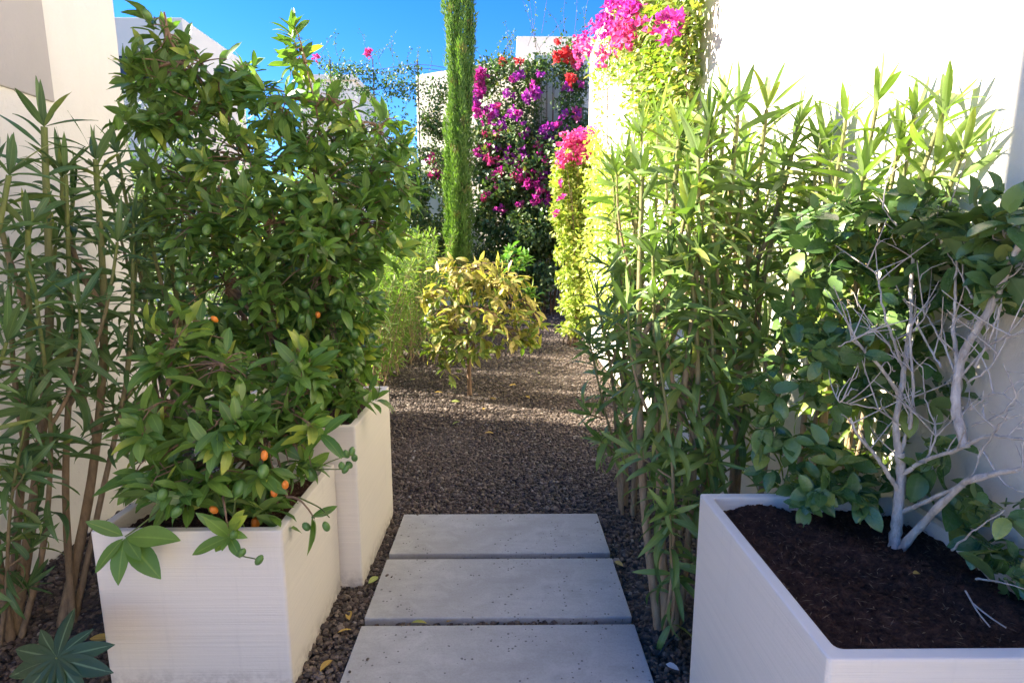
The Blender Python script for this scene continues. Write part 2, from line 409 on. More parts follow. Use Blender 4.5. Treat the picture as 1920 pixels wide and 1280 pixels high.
def plain(name,c,rough=0.6):
    def fn(b,pr,tc):
        nz=b.noise(25,4,0.6,vec=tc.outputs['Object'])
        b.l(b.mix(b.math('MULTIPLY',nz,0.3),c,tuple(x*0.7 for x in c)),pr.inputs['Base Color']); pr.inputs['Roughness'].default_value=rough
    return simple(name,fn)
M['glass_dark']=plain('dark_window_glass',(0.035,0.035,0.045),0.25)
M['black']=plain('black_hose',(0.02,0.02,0.02),0.5)
M['bounce_floor']=stucco('pale_bounce_floor',(0.58,0.48,0.36),0.2,60,0.1)
M['chip']=plain('pale_chip',(0.62,0.60,0.56),0.7)
M['metal']=plain('grey_post',(0.25,0.25,0.25),0.5)
M['stone']=stucco('field_stone',(0.30,0.21,0.16),0.6,30,0.2)

# ------------------------------------------------------------------ setting
g=Geo()
S=400.0
g.add([(-S,-S,0),(S,-S,0),(S,S,0),(-S,S,0)],[(0,1,2,3)])
tag(obj('ground',g,M['ground'],smooth=False),'dark earth under the gravel garden',None,None,'structure')

g=Geo(); box(g,-14,9,-14,0.9,-.1,.03)  # unseen pale floor, added to bounce warm sunlight onto the planters
tag(obj('bounce_floor',g,M['bounce_floor'],smooth=False),'unseen pale floor added to bounce sunlight onto the planters',None,None,'structure')
# gravel: real stones
def gravel():
    t=(1+5**.5)/2
    iv=nrm(np.array([(-1,t,0),(1,t,0),(-1,-t,0),(1,-t,0),(0,-1,t),(0,1,t),(0,-1,-t),(0,1,-t),(t,0,-1),(t,0,1),(-t,0,-1),(-t,0,1)]))
    fi=np.array([(0,11,5),(0,5,1),(0,1,7),(0,7,10),(0,10,11),(1,5,9),(5,11,4),(11,10,2),(10,7,6),(7,1,8),(3,9,4),(3,4,2),(3,2,6),(3,6,8),(3,8,9),(4,9,5),(2,4,11),(6,2,10),(8,6,7),(9,8,1)])
    g=Geo()
    def scatter(x0,x1,y0,y1,sp,r0,r1,cond,zj=0.008):
        xs=np.arange(x0,x1,sp); ys=np.arange(y0,y1,sp)
        X,Y=np.meshgrid(xs,ys); X=X.ravel(); Y=Y.ravel()
        X=X+(RS.rand(len(X))-.5)*sp*1.3; Y=Y+(RS.rand(len(Y))-.5)*sp*1.3
        k=cond(X,Y); X=X[k];Y=Y[k]; N=len(X)
        r=r0+(r1-r0)*RS.rand(N)**2
        sca=r[:,None]*np.stack([0.8+0.6*RS.rand(N),0.7+0.5*RS.rand(N),0.55+0.4*RS.rand(N)],1)
        v=iv[None]*(1+0.35*(RS.rand(N,12,1)-.5))*sca[:,None,:]
        # random rotation
        a=RS.rand(N)*2*PI; e=(RS.rand(N)-.5)*1.6
        ca,sa,ce,se=np.cos(a),np.sin(a),np.cos(e),np.sin(e)
        y=v[...,1]*ce[:,None]-v[...,2]*se[:,None]; z=v[...,1]*se[:,None]+v[...,2]*ce[:,None]; x=v[...,0]
        vx=x*ca[:,None]-y*sa[:,None]; vy=x*sa[:,None]+y*ca[:,None]
        und=0.008*np.sin(X*5.1+np.sin(Y*3.3))+0.008*np.sin(Y*4.3+1.3*np.sin(X*2.7))
        v=np.stack([vx+X[:,None],vy+Y[:,None],z+(r*0.35+RS.rand(N)*zj+und+0.004)[:,None]],-1)
        c=np.zeros((N,12,4)); c[...,0]=(RS.rand(N)*0.97+ (RS.rand(N)>0.985)*0.2).clip(0,1)[:,None]; c[...,3]=1
        g.add(v.reshape(-1,3),(fi[None]+(np.arange(N)*12)[:,None,None]).reshape(-1,3),c.reshape(-1,4))
    def inslab(X,Y): return (X>-.590)&(X<.518)&(((Y>1.59)&(Y<2.04))|((Y>2.075)&(Y<2.525))|((Y>2.562)&(Y<2.988)))
    def inpl(X,Y): return ((X<-.75)&(X>-1.37)&(Y>1.745)&(Y<2.31))|((X<-.665)&(X>-1.36)&(Y>2.345)&(Y<3.04))|((X>.62)&(Y<1.66))
    ok=lambda X,Y:(~inslab(X,Y))&(~inpl(X,Y))
    scatter(-2.24,1.25,1.25,4.3,0.0145,0.006,0.0150,ok)
    scatter(-2.24,1.25,1.3,3.6,0.08,0.011,0.021,ok,0.012)
    scatter(-3.0,1.25,4.3,7.0,0.019,0.008,0.016,ok)
    scatter(-3.5,1.25,7.0,11.0,0.029,0.012,0.023,ok)
    scatter(-4.0,3.2,11.0,13.4,0.055,0.025,0.04,ok)
    edge=lambda X,Y: inslab(X,Y)&((np.minimum(np.abs(X+.59),np.abs(X-.518))<.10)|(np.minimum(np.minimum(np.abs(Y-2.04),np.abs(Y-2.525)),np.abs(Y-2.988))<.03))&(RS.rand(len(X))<.035)
    n0=len(g.v); scatter(-.59,.518,1.6,2.99,0.03,0.004,0.009,edge,0.0)
    for i in range(n0,len(g.v)): g.v[i][:,2]+=.042
    return g
tag(obj('gravel',gravel(),M['gravel'],smooth=False),'dark brown lava gravel covering the garden path','gravel',None,'stuff')

# stepping slabs
SL=[(2.567,2.982,'farthest concrete slab where the gravel path begins'),(2.080,2.520,'middle concrete slab between the two others'),(1.50,2.035,'nearest concrete slab cut by the bottom of the photo')]
for y0,y1,lab in SL:
    g=Geo(); box(g,-.584,.512,y0,y1,-0.02,0.042)
    o=obj('paving_slab',g,M['slab'],smooth=False,at=((-.036),(y0+y1)/2,0)); bevel(o,0.005,2)
    tag(o,lab,'paving slab','concrete stepping slabs')

# ------------------------------------------------------------------ buildings
def house_left():
    r=empty('house',(-5.5,1.8,0),'cream rendered house wall at the left edge, ending at a plain corner','house')
    g=Geo(); box(g,-9,-2.24,0.2,3.53,-.1,3.0); w=part('wall',g,M['wall_left'],r,False); bevel(w,0.035,4)
    g=Geo(); box(g,-9,-2.245,0.25,2.45,3.002,3.40); u=part('shade_step',g,M['wall_left'],r,False); bevel(u,0.02,2)  # unseen raised step, added to keep sun off the camellia
    g=Geo(); box(g,-9,-2.62,0.4,2.29,3.402,6.4); u=part('shade_storey',g,M['wall_left'],r,False); bevel(u,0.03,3)  # unseen upper block, added to shade the near end of the right wall
    g=Geo(); box(g,-9,-4.4,3.95,5.7,-.1,4.6); box(g,-9,-6.5,3.532,3.948,-.1,3.0); u=part('shade_wing',g,M['wall_left'],r,False); bevel(u,0.03,3)  # unseen wing, added to shade the lower right wall and near gravel
    g=Geo(); box(g,-2.30,-2.228,0.6,2.96,2.235,2.97); p=part('grey_panel',g,M['wall_grey'],r,False,'thin darker grey panel high on the wall'); bevel(p,0.006,2)  # thin panel in a darker grey than the wall around it
house_left()
def house_right():
    r=empty('house',(4.5,3,0),'tall white house wall on the right with pink bougainvillea hanging over it','house')
    g=Geo(); box(g,1.25,9,-4,9.0,-.1,4.36); w=part('wall',g,M['wall_white'],r,False); bevel(w,0.03,3)
    g=Geo(); box(g,1.22,9.1,-4,9.03,4.362,4.41); c=part('coping',g,M['wall_white'],r,False); bevel(c,0.01,2)
house_right()
def house_far():
    r=empty('house',(1,16,0),'white house at the far end of the path behind the flowering climbers','house')
    g=Geo(); prism(g,[(-2.26,15.0),(0.62,13.45),(6.5,13.45),(6.5,22),(-2.26,22)],-.1,5.72); w=part('wall',g,M['wall_white'],r,False); bevel(w,0.03,2)
    g=Geo(); box(g,0.28,5.5,15.9,21,5.722,6.95); t=part('roof_block',g,M['wall_beige'],r,False); bevel(t,0.02,2)
house_far()
def house_garden():
    r=empty('house',(-11,18,0),'white flat roofed house beyond the garden with one dark window, behind the kumquat top','house')
    Y=16.0
    p0=P(120,35,Y); p1=P(345,35,Y)
    g=Geo(); box(g,p0[0],p1[0],Y,Y+3.4,-.1,p1[2]); w=part('wall',g,M['wall_beige'],r,False); bevel(w,.03,2)
    a=P(205,108,Y);b_=P(287,150,Y)
    g=Geo(); box(g,a[0],b_[0],Y-.03,Y+.05,b_[2],a[2]); w=part('window',g,M['glass_dark'],r,False)
    g=Geo(); 
    for x0,x1,z0,z1 in ((a[0]-.08,b_[0]+.08,a[2],a[2]+.08),(a[0]-.08,b_[0]+.08,b_[2]-.08,b_[2])): box(g,x0,x1,Y-.06,Y+.02,z0,z1)
    f=obj('frame',g,M['wall_white'],w,False,at=ORG[w])
house_garden()
def house_mid():
    r=empty('house',(-6,24,0),'small white house far off behind the fruit trees','house')
    Y=22.; a=P(560,152,Y); b_=P(668,250,Y)
    g=Geo(); box(g,a[0],b_[0],Y,Y+6,-.1,a[2]); part('wall',g,M['wall_white'],r,False)
    g=Geo(); box(g,a[0]-.1,b_[0]+.1,Y-.1,Y+6.1,a[2]+.002,a[2]+.18); part('roof_slab',g,M['wall_white'],r,False)
house_mid()

# ------------------------------------------------------------------ planters
def planter(x0,x1,y0,y1,h,label,soilz,rim=0.032):
    r=empty('planter',((x0+x1)/2,(y0+y1)/2,0),label,'planter','white square planters')
    g=Geo()
    def ring(ins,z,rad):
        pts=[]
        for cx,cy,a0 in ((x1-ins-rad,y1-ins-rad,0),(x0+ins+rad,y1-ins-rad,90),(x0+ins+rad,y0+ins+rad,180),(x1-ins-rad,y0+ins+rad,270)):
            for k in range(5):
                a=math.radians(a0+k*22.5); pts.append((cx+rad*math.cos(a),cy+rad*math.sin(a),z))
        return pts
    rings=[ring(0.006,0.0,0.008),ring(0.001,0.008,0.010),ring(0,h-.005,.011),ring(.0012,h-.0014,.010),ring(.0045,h,.009),ring(rim-.005,h,.014),ring(rim-.001,h-.002,.016),ring(rim,h-.008,.017),ring(rim+.004,h-.2,.02)]
    n=20
    v=np.array([p for q in rings for p in q]); k=np.arange(n); k2=(k+1)%n
    f=np.concatenate([np.stack([i*n+k,i*n+k2,(i+1)*n+k2,(i+1)*n+k],1) for i in range(len(rings)-1)])
    g.add(v,f); o=part('pot',g,M['planter'],r,False)
    # soil: bumpy sheet with clods and fibres
    g=Geo(); m=90
    xs=np.linspace(x0+rim-.004,x1-rim+.004,m); ys=np.linspace(y0+rim-.004,y1-rim+.004,m)
    X,Y=np.meshgrid(xs,ys)
    Z=soilz+.012*np.sin(X*9+1)*np.cos(Y*8)+.010*np.sin(X*23+Y*17)+.009*(RS.rand(m,m)-.5)
    c=np.zeros((m*m,4)); c[:,0]=0.3
    idx=np.arange(m*m).reshape(m,m)
    f=np.stack([idx[:-1,:-1].ravel(),idx[:-1,1:].ravel(),idx[1:,1:].ravel(),idx[1:,:-1].ravel()],1)
    g.add(np.stack([X,Y,Z],-1).reshape(-1,3),f,c)
    N=1500 if x0>0 else 500
    bx=np.stack([x0+.05+(x1-x0-.1)*RS.rand(N),y0+.05+(y1-y0-.1)*RS.rand(N),np.full(N,soilz+.008)],1)
    bx[:,2]+=.012*np.sin(bx[:,0]*9+1)*np.cos(bx[:,1]*8)+.010*np.sin(bx[:,0]*23+bx[:,1]*17)
    q=np.array([(-1,-1,0),(1,-1,0),(0,1,0),(0,0,1.)])
    sc_=(.0025+.007*RS.rand(N)**2)[:,None,None]
    v=q[None]*sc_*(0.6+0.8*RS.rand(N,1,3)); ang=RS.rand(N)*6.28
    vx=v[...,0]*np.cos(ang)[:,None]-v[...,1]*np.sin(ang)[:,None]; vy=v[...,0]*np.sin(ang)[:,None]+v[...,1]*np.cos(ang)[:,None]
    v=np.stack([vx,vy,v[...,2]-.001],-1)+bx[:,None]
    c=np.zeros((N,4,4)); c[...,0]=(RS.rand(N)*0.89)[:,None]
    ft=np.array([(0,1,3),(1,2,3),(2,0,3)])
    g.add(v.reshape(-1,3),(ft[None]+(np.arange(N)*4)[:,None,None]).reshape(-1,3),c.reshape(-1,4))
    N=420
    bx=np.stack([x0+.05+(x1-x0-.1)*RS.rand(N),y0+.05+(y1-y0-.1)*RS.rand(N),np.full(N,soilz+.018)],1)
    d=nrm(np.stack([RS.randn(N),RS.randn(N),.12*RS.randn(N)],1))
    n0=g.n
    leaves(g,bx,d,(0,0,1),(.008+.024*RS.rand(N)**2),.0026,0.3,'lance',2,0.1,rnd=np.full(N,0.95))
    part('soil',g,M['soil'],r,True)
    return r
planter(-1.377,-.745,1.736,2.318,.61,'shorter white planter at the left front holding a low kumquat bush',.555)
planter(-1.36,-.655,2.338,3.049,.77,'taller white planter behind the short one on the left',.69)
planter(.607,1.235,.94,1.664,.77,'white planter at the right front with bare dark soil and a camellia',.725)

# ------------------------------------------------------------------ plants
def bez(a,b,c,n=7):
    t=np.linspace(0,1,n)[:,None]
    return (1-t)**2*a+2*t*(1-t)*b+t*t*c
def rosette(g,tips,tdir,nleaf,L,W,prof,n,fold,spread=(0.4,1.25),bend=(0.2,0.9),back=0.09,droop=0.15,altb=None,wav=0.0):
    """leaves round the end of each twig"""
    tips=np.asarray(tips); T=len(tips)
    cnt=RS.randint(nleaf[0],nleaf[1]+1,T)
    idx=np.repeat(np.arange(T),cnt); N=len(idx)
    td=nrm(tdir)[idx]
    ref=rdir(N); side=nrm(np.cross(td,ref))
    k=RS.rand(N)
    sp=spread[0]+(spread[1]-spread[0])*k
    d=nrm(td*np.cos(sp)[:,None]+side*np.sin(sp)[:,None]+np.array([0,0,-droop]))
    base=tips[idx]-td*(k*back)[:,None]
    up=nrm(td+np.array([0,0,0.6])+0.35*RS.randn(N,3))
    LL=(L[0]+(L[1]-L[0])*RS.rand(N))*(1-0.35*(1-k)*(RS.rand(N)))
    WW=LL*(W[0]+(W[1]-W[0])*RS.rand(N))
    leaves(g,base,d,up,LL,WW,bend[0]+(bend[1]-bend[0])*RS.rand(N),prof,n,fold+0.2*(RS.rand(N)-.5),wav=wav,alt=None if altb is None else (altb[idx]*0.5+0.5*RS.rand(N)))
def in_ell(N,c,r,shell=0.5):
    d=rdir(N); rad=(shell+(1-shell)*RS.rand(N))**(0.7)
    return np.asarray(c)+d*rad[:,None]*np.asarray(r)

def fruit_mesh(r,name,mat):
    g=Geo(); n,m=10,7
    v=[];
    for i in range(m+1):
        a=PI*i/m
        for k in range(n):
            b=2*PI*k/n; v.append((r*.86*math.sin(a)*math.cos(b),r*.86*math.sin(a)*math.sin(b),-r*1.12*math.cos(a)))
    f=[(i*n+k,i*n+(k+1)%n,(i+1)*n+(k+1)%n,(i+1)*n+k) for i in range(m) for k in range(n)]
    g.add(v,f)
    # calyx
    leaves(g,[(0,0,r*1.08)]*5,[(math.cos(k*1.257),math.sin(k*1.257),0.25) for k in range(5)],(0,0,1),r*.45,r*.3,0.6,'ovate',2,0.1)
    me=g.mesh(name); me.materials.append(mat); return me
FR=fruit_mesh(.0185,'fruit',M['fruit']); FO=fruit_mesh(.0185,'ripe_fruit',M['orange'])
def put_fruit(root,p,me,name='fruit',s=1.0):
    o=bpy.data.objects.new(name,me); COL.objects.link(o); o.parent=root
    po=ORG[root]; o.location=[float(p[i]-po[i]) for i in range(3)]
    o.rotation_euler=((RS.rand()-.5)*1.4,(RS.rand()-.5)*1.4,RS.rand()*6)
    o.scale=(s,s,s*(0.95+.2*RS.rand())); return o

def citrus(name,label,base,trunk_pts,blobs,leafmat,barkmat,L,W,nl,root_r,prof='ellip',fruits=0,oranges=(),extra=(),group=None,extra_mat=None,droop=0.2,twigL=0.16,altz=None):
    r=empty(name,base,label,'tree' if 'tree' in name else 'bush',group)
    gt=Geo(); gl=Geo()
    nodes=[]
    for pts,r0,r1 in trunk_pts:
        c=catmull(pts,5); tube(gt,c,r0,r1,8,knob=0.15); nodes+=list(c[len(c)//3:])
    nodes=np.array(nodes)
    alltips=[]
    for (c,rad,cnt) in blobs:
        c=np.asarray(c)
        j=np.argmin(np.linalg.norm(nodes-c-np.array([0,0,.0]),axis=1)+0.4*np.maximum(0,nodes[:,2]-c[2]))
        st=nodes[j]
        # a limb to the clump centre then twigs
        limb=bez(st,(st*.5+c*.5)+np.array([0,0,.06]),c,6); tube(gt,limb,.010,.005,6)
        tips=in_ell(cnt,c,rad,0.45); tips[:,2]=np.maximum(tips[:,2],0.5 if base[2]>.3 else .2)
        for t in tips:
            s=limb[RS.randint(2,6)]
            md=(s+t)/2+np.array([0,0,.03])+.02*RS.randn(3)
            tube(gt,bez(s,md,t,4),.0035,.0018,4,cap=False)
        out=nrm(tips-c)
        td=nrm(out+np.array([0,0,.55])+.35*RS.randn(cnt,3))
        rosette(gl,tips,td,nl,L,W,prof,5,0.3,droop=droop,back=.10,altb=RS.rand(cnt) if altz is None else np.clip(.15+.85*(tips[:,2]-altz[0])/(altz[1]-altz[0])+.25*RS.randn(cnt),0,1),wav=0.04)
        alltips+=[(t,d) for t,d in zip(tips,td)]
    for (s,t,d,k) in extra:
        s=np.asarray(s);t=np.asarray(t)
        q=nodes[np.argmin(np.linalg.norm(nodes-s,axis=1))]; tube(gt,bez(q,(q+s)/2+np.array([0,0,.05]),s,5),.005,.0045,5)
        tube(gt,bez(s,(s+t)/2+np.array([0,0,.05]),t,6),.0045,.0025,5)
        rosette(gl,t[None],np.asarray(d,dtype=float)[None],(k,k),(L[0]*1.0,L[1]*1.1),W,prof,6,0.2,spread=(0.9,1.45),back=.03,droop=0.25)
    part('trunk',gt,barkmat,r); part('leaves',gl,leafmat,r)
    front=[(t,d) for t,d in alltips]
    front.sort(key=lambda q:q[0][1])
    front=front[:int(len(front)*0.6)]
    for i in range(fruits):
        t,d=front[RS.randint(len(front))]
        put_fruit(r,t+np.array([0.02*RS.randn(),-.035+.02*RS.randn(),-.02+.025*RS.randn()]),FR,'fruit',1.0+.45*RS.rand())
    return r,alltips

def E(px,py,Y,rx,ry,rd,cnt):
    c=P(px,py,Y); return (c,(rx*pm(Y),rd,ry*pm(Y)),cnt)
# tall kumquat in the rear planter
b0=np.array([-1.02,2.70,.69])
T1=[([b0,P(490,660,2.66),P(505,520,2.66),P(500,400,2.7),P(470,290,2.7),P(400,180,2.65),P(330,90,2.6),P(312,25,2.58)],.021,.004),
    ([P(497,600,2.66),P(530,500,2.62),P(580,380,2.66),P(600,250,2.7),P(575,120,2.7)],.013,.003),
    ([P(500,560,2.68),P(600,470,2.7),P(690,330,2.75),P(720,230,2.78)],.012,.003),
    ([P(488,640,2.66),P(430,540,2.6),P(400,440,2.55),P(420,330,2.5)],.012,.003)]
BL=[E(315,75,2.58,36,45,.10,8),E(272,150,2.56,28,48,.1,7),E(425,165,2.64,45,45,.14,7),E(290,230,2.56,50,40,.14,9),E(305,150,2.58,42,40,.12,8),E(385,125,2.62,48,45,.14,9),E(365,215,2.62,80,50,.2,16),
    E(455,155,2.66,36,36,.12,5),E(562,105,2.70,28,55,.10,7),E(515,195,2.70,75,55,.2,15),E(635,200,2.7,45,40,.15,7),E(600,270,2.7,75,60,.22,16),
    E(710,250,2.72,62,45,.18,14),E(730,335,2.72,62,60,.2,18),E(450,300,2.6,120,60,.28,22),E(600,350,2.6,120,80,.28,36),
    E(690,430,2.65,90,75,.26,32),E(510,420,2.5,130,80,.26,40),E(380,410,2.55,90,90,.24,24),E(620,520,2.6,120,80,.26,36),E(660,560,2.7,60,90,.22,22),E(620,640,2.65,85,70,.24,26),
    E(460,540,2.5,130,85,.22,32),E(650,730,2.5,70,40,.15,16),E(560,620,2.55,90,60,.2,22),E(430,620,2.6,80,60,.2,20),E(670,660,2.8,42,60,.2,14),E(560,700,2.45,80,45,.18,16),E(335,335,2.6,60,50,.18,9),E(590,430,2.45,90,70,.2,20)]
citrus('kumquat_tree','tall kumquat tree full of green fruit in the taller left planter',b0,T1,BL,M['kumquat'],M['bark_kum'],(.082,.13),(.30,.38),(7,10),.02,fruits=62)
# low kumquat in the front planter
b1=np.array([-1.05,2.05,.555])
T2=[([b1,P(470,860,2.03),P(450,780,2.02),P(420,700,2.02)],.018,.005),([P(468,850,2.03),P(530,780,2.05),P(580,730,2.1)],.010,.004),([P(466,850,2.03),P(380,780,1.98),P(320,720,1.98)],.010,.004)]
BL2=[E(420,690,2.0,110,60,.2,24),E(330,640,2.05,80,60,.2,15),E(300,780,1.95,90,60,.18,18),E(420,800,1.85,100,60,.17,22),E(540,770,1.98,90,55,.18,20),E(300,860,1.9,70,45,.13,10),E(400,900,1.8,80,40,.13,16),E(320,900,1.82,50,40,.12,9),E(480,935,1.84,55,28,.1,9),E(565,850,1.92,45,30,.1,5),E(560,690,2.1,70,50,.17,13),E(490,860,1.83,40,30,.08,5)]
ex=[(P(420,930,1.75),P(430,1000,1.66),(.2,-.8,-.4),4),(P(540,930,1.8),P(590,970,1.72),(.8,-.3,-.4),5)]
rk,_=citrus('kumquat_bush','low kumquat bush spilling over the rim of the shorter left planter',b1,T2,BL2,M['kumquat'],M['bark_kum'],(.09,.145),(.31,.39),(5,8),.02,fruits=12,extra=ex)
gs=Geo()
tw=[(P(500,925,1.95),P(560,900,1.9),P(610,868,1.92),P(660,850,1.95)),(P(560,900,1.9),P(590,880,1.9),P(640,878,1.88)),(P(560,930,1.8),P(600,950,1.74),P(618,968,1.7)),(P(430,975,1.7),P(440,1030,1.66),P(485,1046,1.62))]
for t in tw:
    g_=Geo(); tube(g_,catmull(t,5),.003,.0018,5); part('fruiting_twig',g_,M['greentwig'],rk)
node=P(238,1002,1.655); tube(gs,bez(P(330,925,1.80),P(280,975,1.69),node,7),.0035,.0022,5)
gv=Geo(); tp=[P(174,974,1.62),P(327,1003,1.62),P(182,1062,1.60),P(221,1086,1.585),P(297,1073,1.60),P(262,1040,1.60)]
D=np.array([t-node for t in tp]); LL=np.linalg.norm(D,axis=1)*1.05
leaves(gv,np.tile(node,(6,1))+nrm(D)*.006,D,np.array([(0,-.55,.85)]*6),LL,LL*.40,.25,'ellip',8,.25,wav=.03,alt=np.array([.1,.5,.2,.3,.1,.4]),rnd=np.array([.2,.7,.3,.4,.3,.5]))
node=P(432,1003,1.66); tp=[P(362,1032,1.62),P(388,965,1.63),P(452,955,1.64),P(450,1040,1.62),P(418,1025,1.6)]; tube(gs,bez(P(445,920,1.78),P(440,960,1.7),node,6),.003,.002,5)
D=np.array([t-node for t in tp]); LL=np.linalg.norm(D,axis=1)*1.05
leaves(gv,np.tile(node,(5,1)),D,np.array([(0,-.55,.85)]*5),LL,LL*.42,.25,'ellip',8,.25,wav=.03,alt=np.array([.3,.2,.9,.3,.1]))
part('overhanging_leaves',gv,M['kumquat'],rk)
part('hanging_branch',gs,M['greentwig'],rk)
for px,py,Y in ((650,850,1.95),(665,857,1.95),(655,870,1.95),(648,878,1.9),(641,872,1.9),(660,845,1.93),(612,985,1.69),(455,1033,1.63),(487,1047,1.61),(440,1000,1.64),(575,985,1.7),(290,597,2.0),(330,945,1.72)):
    put_fruit(rk,P(px,py,Y),FR,'fruit',0.75)
for px,py,Y in ((515,921,1.76),(536,907,1.76),(403,953,1.74),(497,852,1.74),(405,598,2.2),(597,590,2.45)):
    put_fruit(rk,P(px,py,Y),FO,'ripe_fruit',0.72)
# ripe fruit fallen on the soil
for px,py,lab in ((480,978,'ripe orange kumquat lying on the soil of the shorter left planter'),):
    p=G(px,py,.58); o=bpy.data.objects.new('fallen_fruit',FO); COL.objects.link(o); o.location=p; tag(o,lab,'fruit')

# yellowing lemon tree on the gravel
b2=np.array([-.39,5.71,0.0])
T3=[([b2,P(879,690,5.71),P(878,640,5.7),P(885,570,5.7),P(895,510,5.7)],.028,.006),([P(879,660,5.7),P(920,600,5.65),P(960,560,5.6)],.014,.004),([P(879,670,5.7),P(845,610,5.65),P(830,560,5.7)],.013,.004),([P(893,520,5.7),P(930,500,5.78),P(965,478,5.85)],.007,.003),([P(950,570,5.62),P(980,560,5.7),P(1000,548,5.75)],.006,.003)]
BL3=[E(885,505,5.7,84,26,.36,28),E(845,545,5.6,60,35,.3,20),E(940,540,5.6,64,40,.3,22),E(900,580,5.45,85,40,.36,24),E(840,620,5.6,45,35,.25,22),E(940,620,5.6,60,32,.3,26),E(990,590,5.7,35,35,.22,14),E(830,655,5.6,35,22,.2,11),E(880,640,5.5,45,30,.25,16),E(820,585,5.7,30,40,.2,12),E(985,640,5.7,22,20,.15,6),E(800,560,5.6,16,14,.1,3),E(1012,610,5.6,16,14,.1,3),E(845,690,5.6,16,10,.1,3),E(890,540,5.8,80,40,.4,16)]
rl,_=citrus('lemon_tree','small lemon tree with yellowing leaves on a thin trunk in the gravel',b2,T3,BL3,M['lemon'],M['bark_kum'],(.10,.165),(.32,.42),(4,7),.03,droop=0.45,altz=(.3,1.45))
gl=Geo();gt=Geo()
c=P(965,480,5.85); tips=in_ell(16,c,(.16,.15,.12),.4)
c2=P(1000,548,5.75); tips=np.vstack([tips,in_ell(5,c2,(.06,.06,.06),.3)])
rosette(gl,tips,nrm(np.array([0.1,0,1])+.4*RS.randn(21,3)),(5,7),(.09,.13),(.4,.5),'ellip',5,.3,droop=.1)
part('young_leaves',gl,M['lemon_green'],rl,label='fresh bright green shoot leaves')

# ------------------------------------------------------------------ oleanders
def stem_leaves(g,path,s0,spacing,L,W,tipn=8,nwh=3,young=0.0,skip=0.25,tilt=(0.75,1.65)):
    seg=np.linalg.norm(np.diff(path,axis=0),axis=1); cum=np.concatenate([[0],np.cumsum(seg)]); tot=cum[-1]
    B=[];D=[];U=[];LL=[];BE=[]
    s=s0*tot; ph=RS.rand()*6
    while s<tot-0.01:
        f=s/tot; 
        p=np.array([np.interp(s,cum,path[:,i]) for i in range(3)])
        q=np.array([np.interp(min(s+.02,tot),cum,path[:,i]) for i in range(3)]); t=nrm(q-p)
        a=nrm(np.cross(t,[0.3,0.9,.2])); b=np.cross(t,a)
        rem=(tot-s)/tot
        ang=np.interp(rem,[0,0.12,0.5],[tilt[0],0.5*(tilt[0]+tilt[1]),tilt[1]])
        for k in range(nwh):
            if RS.rand()<skip: continue
            th=ph+k*2*PI/nwh+.3*RS.randn(); an=ang+.34*RS.randn()
            d=t*math.cos(an)+(a*math.cos(th)+b*math.sin(th))*math.sin(an)
            B.append(p);D.append(d);U.append(t+.55*RS.randn(3)); LL.append((L[0]+(L[1]-L[0])*RS.rand())*(.72+.4*RS.rand())*np.interp(rem,[0,.05],[.65,1])); BE.append(np.interp(rem,[0,.1,.4],[.5,1.05,1.5])*(0.4+1.1*RS.rand()))
        ph+=1.05; s+=spacing*(0.75+.5*RS.rand())*np.interp(rem,[0,.2,1],[.6,1,1.5])
    p=path[-1]; t=nrm(path[-1]-path[-2]); a=nrm(np.cross(t,[.3,.9,.2])); b=np.cross(t,a)
    for k in range(tipn):
        th=k*2.4; an=.15+.95*(k/max(tipn,1))+.12*RS.randn(); d=t*math.cos(an)+(a*math.cos(th)+b*math.sin(th))*math.sin(an)
        B.append(p);D.append(d);U.append(t+.2*RS.randn(3)-0.8*(a*math.cos(th)+b*math.sin(th))*0); LL.append(L[1]*(.5+.35*RS.rand())); BE.append(np.interp(k/max(tipn,1),[0,1],[.0,.9])*(.4+RS.rand()))
    B=np.array(B);N=len(B); LL=np.array(LL)
    leaves(g,B,np.array(D),np.array(U),LL,LL*(W[0]+(W[1]-W[0])*RS.rand(N)),np.array(BE),'lance',7,0.25+.22*RS.randn(N),wav=.05)

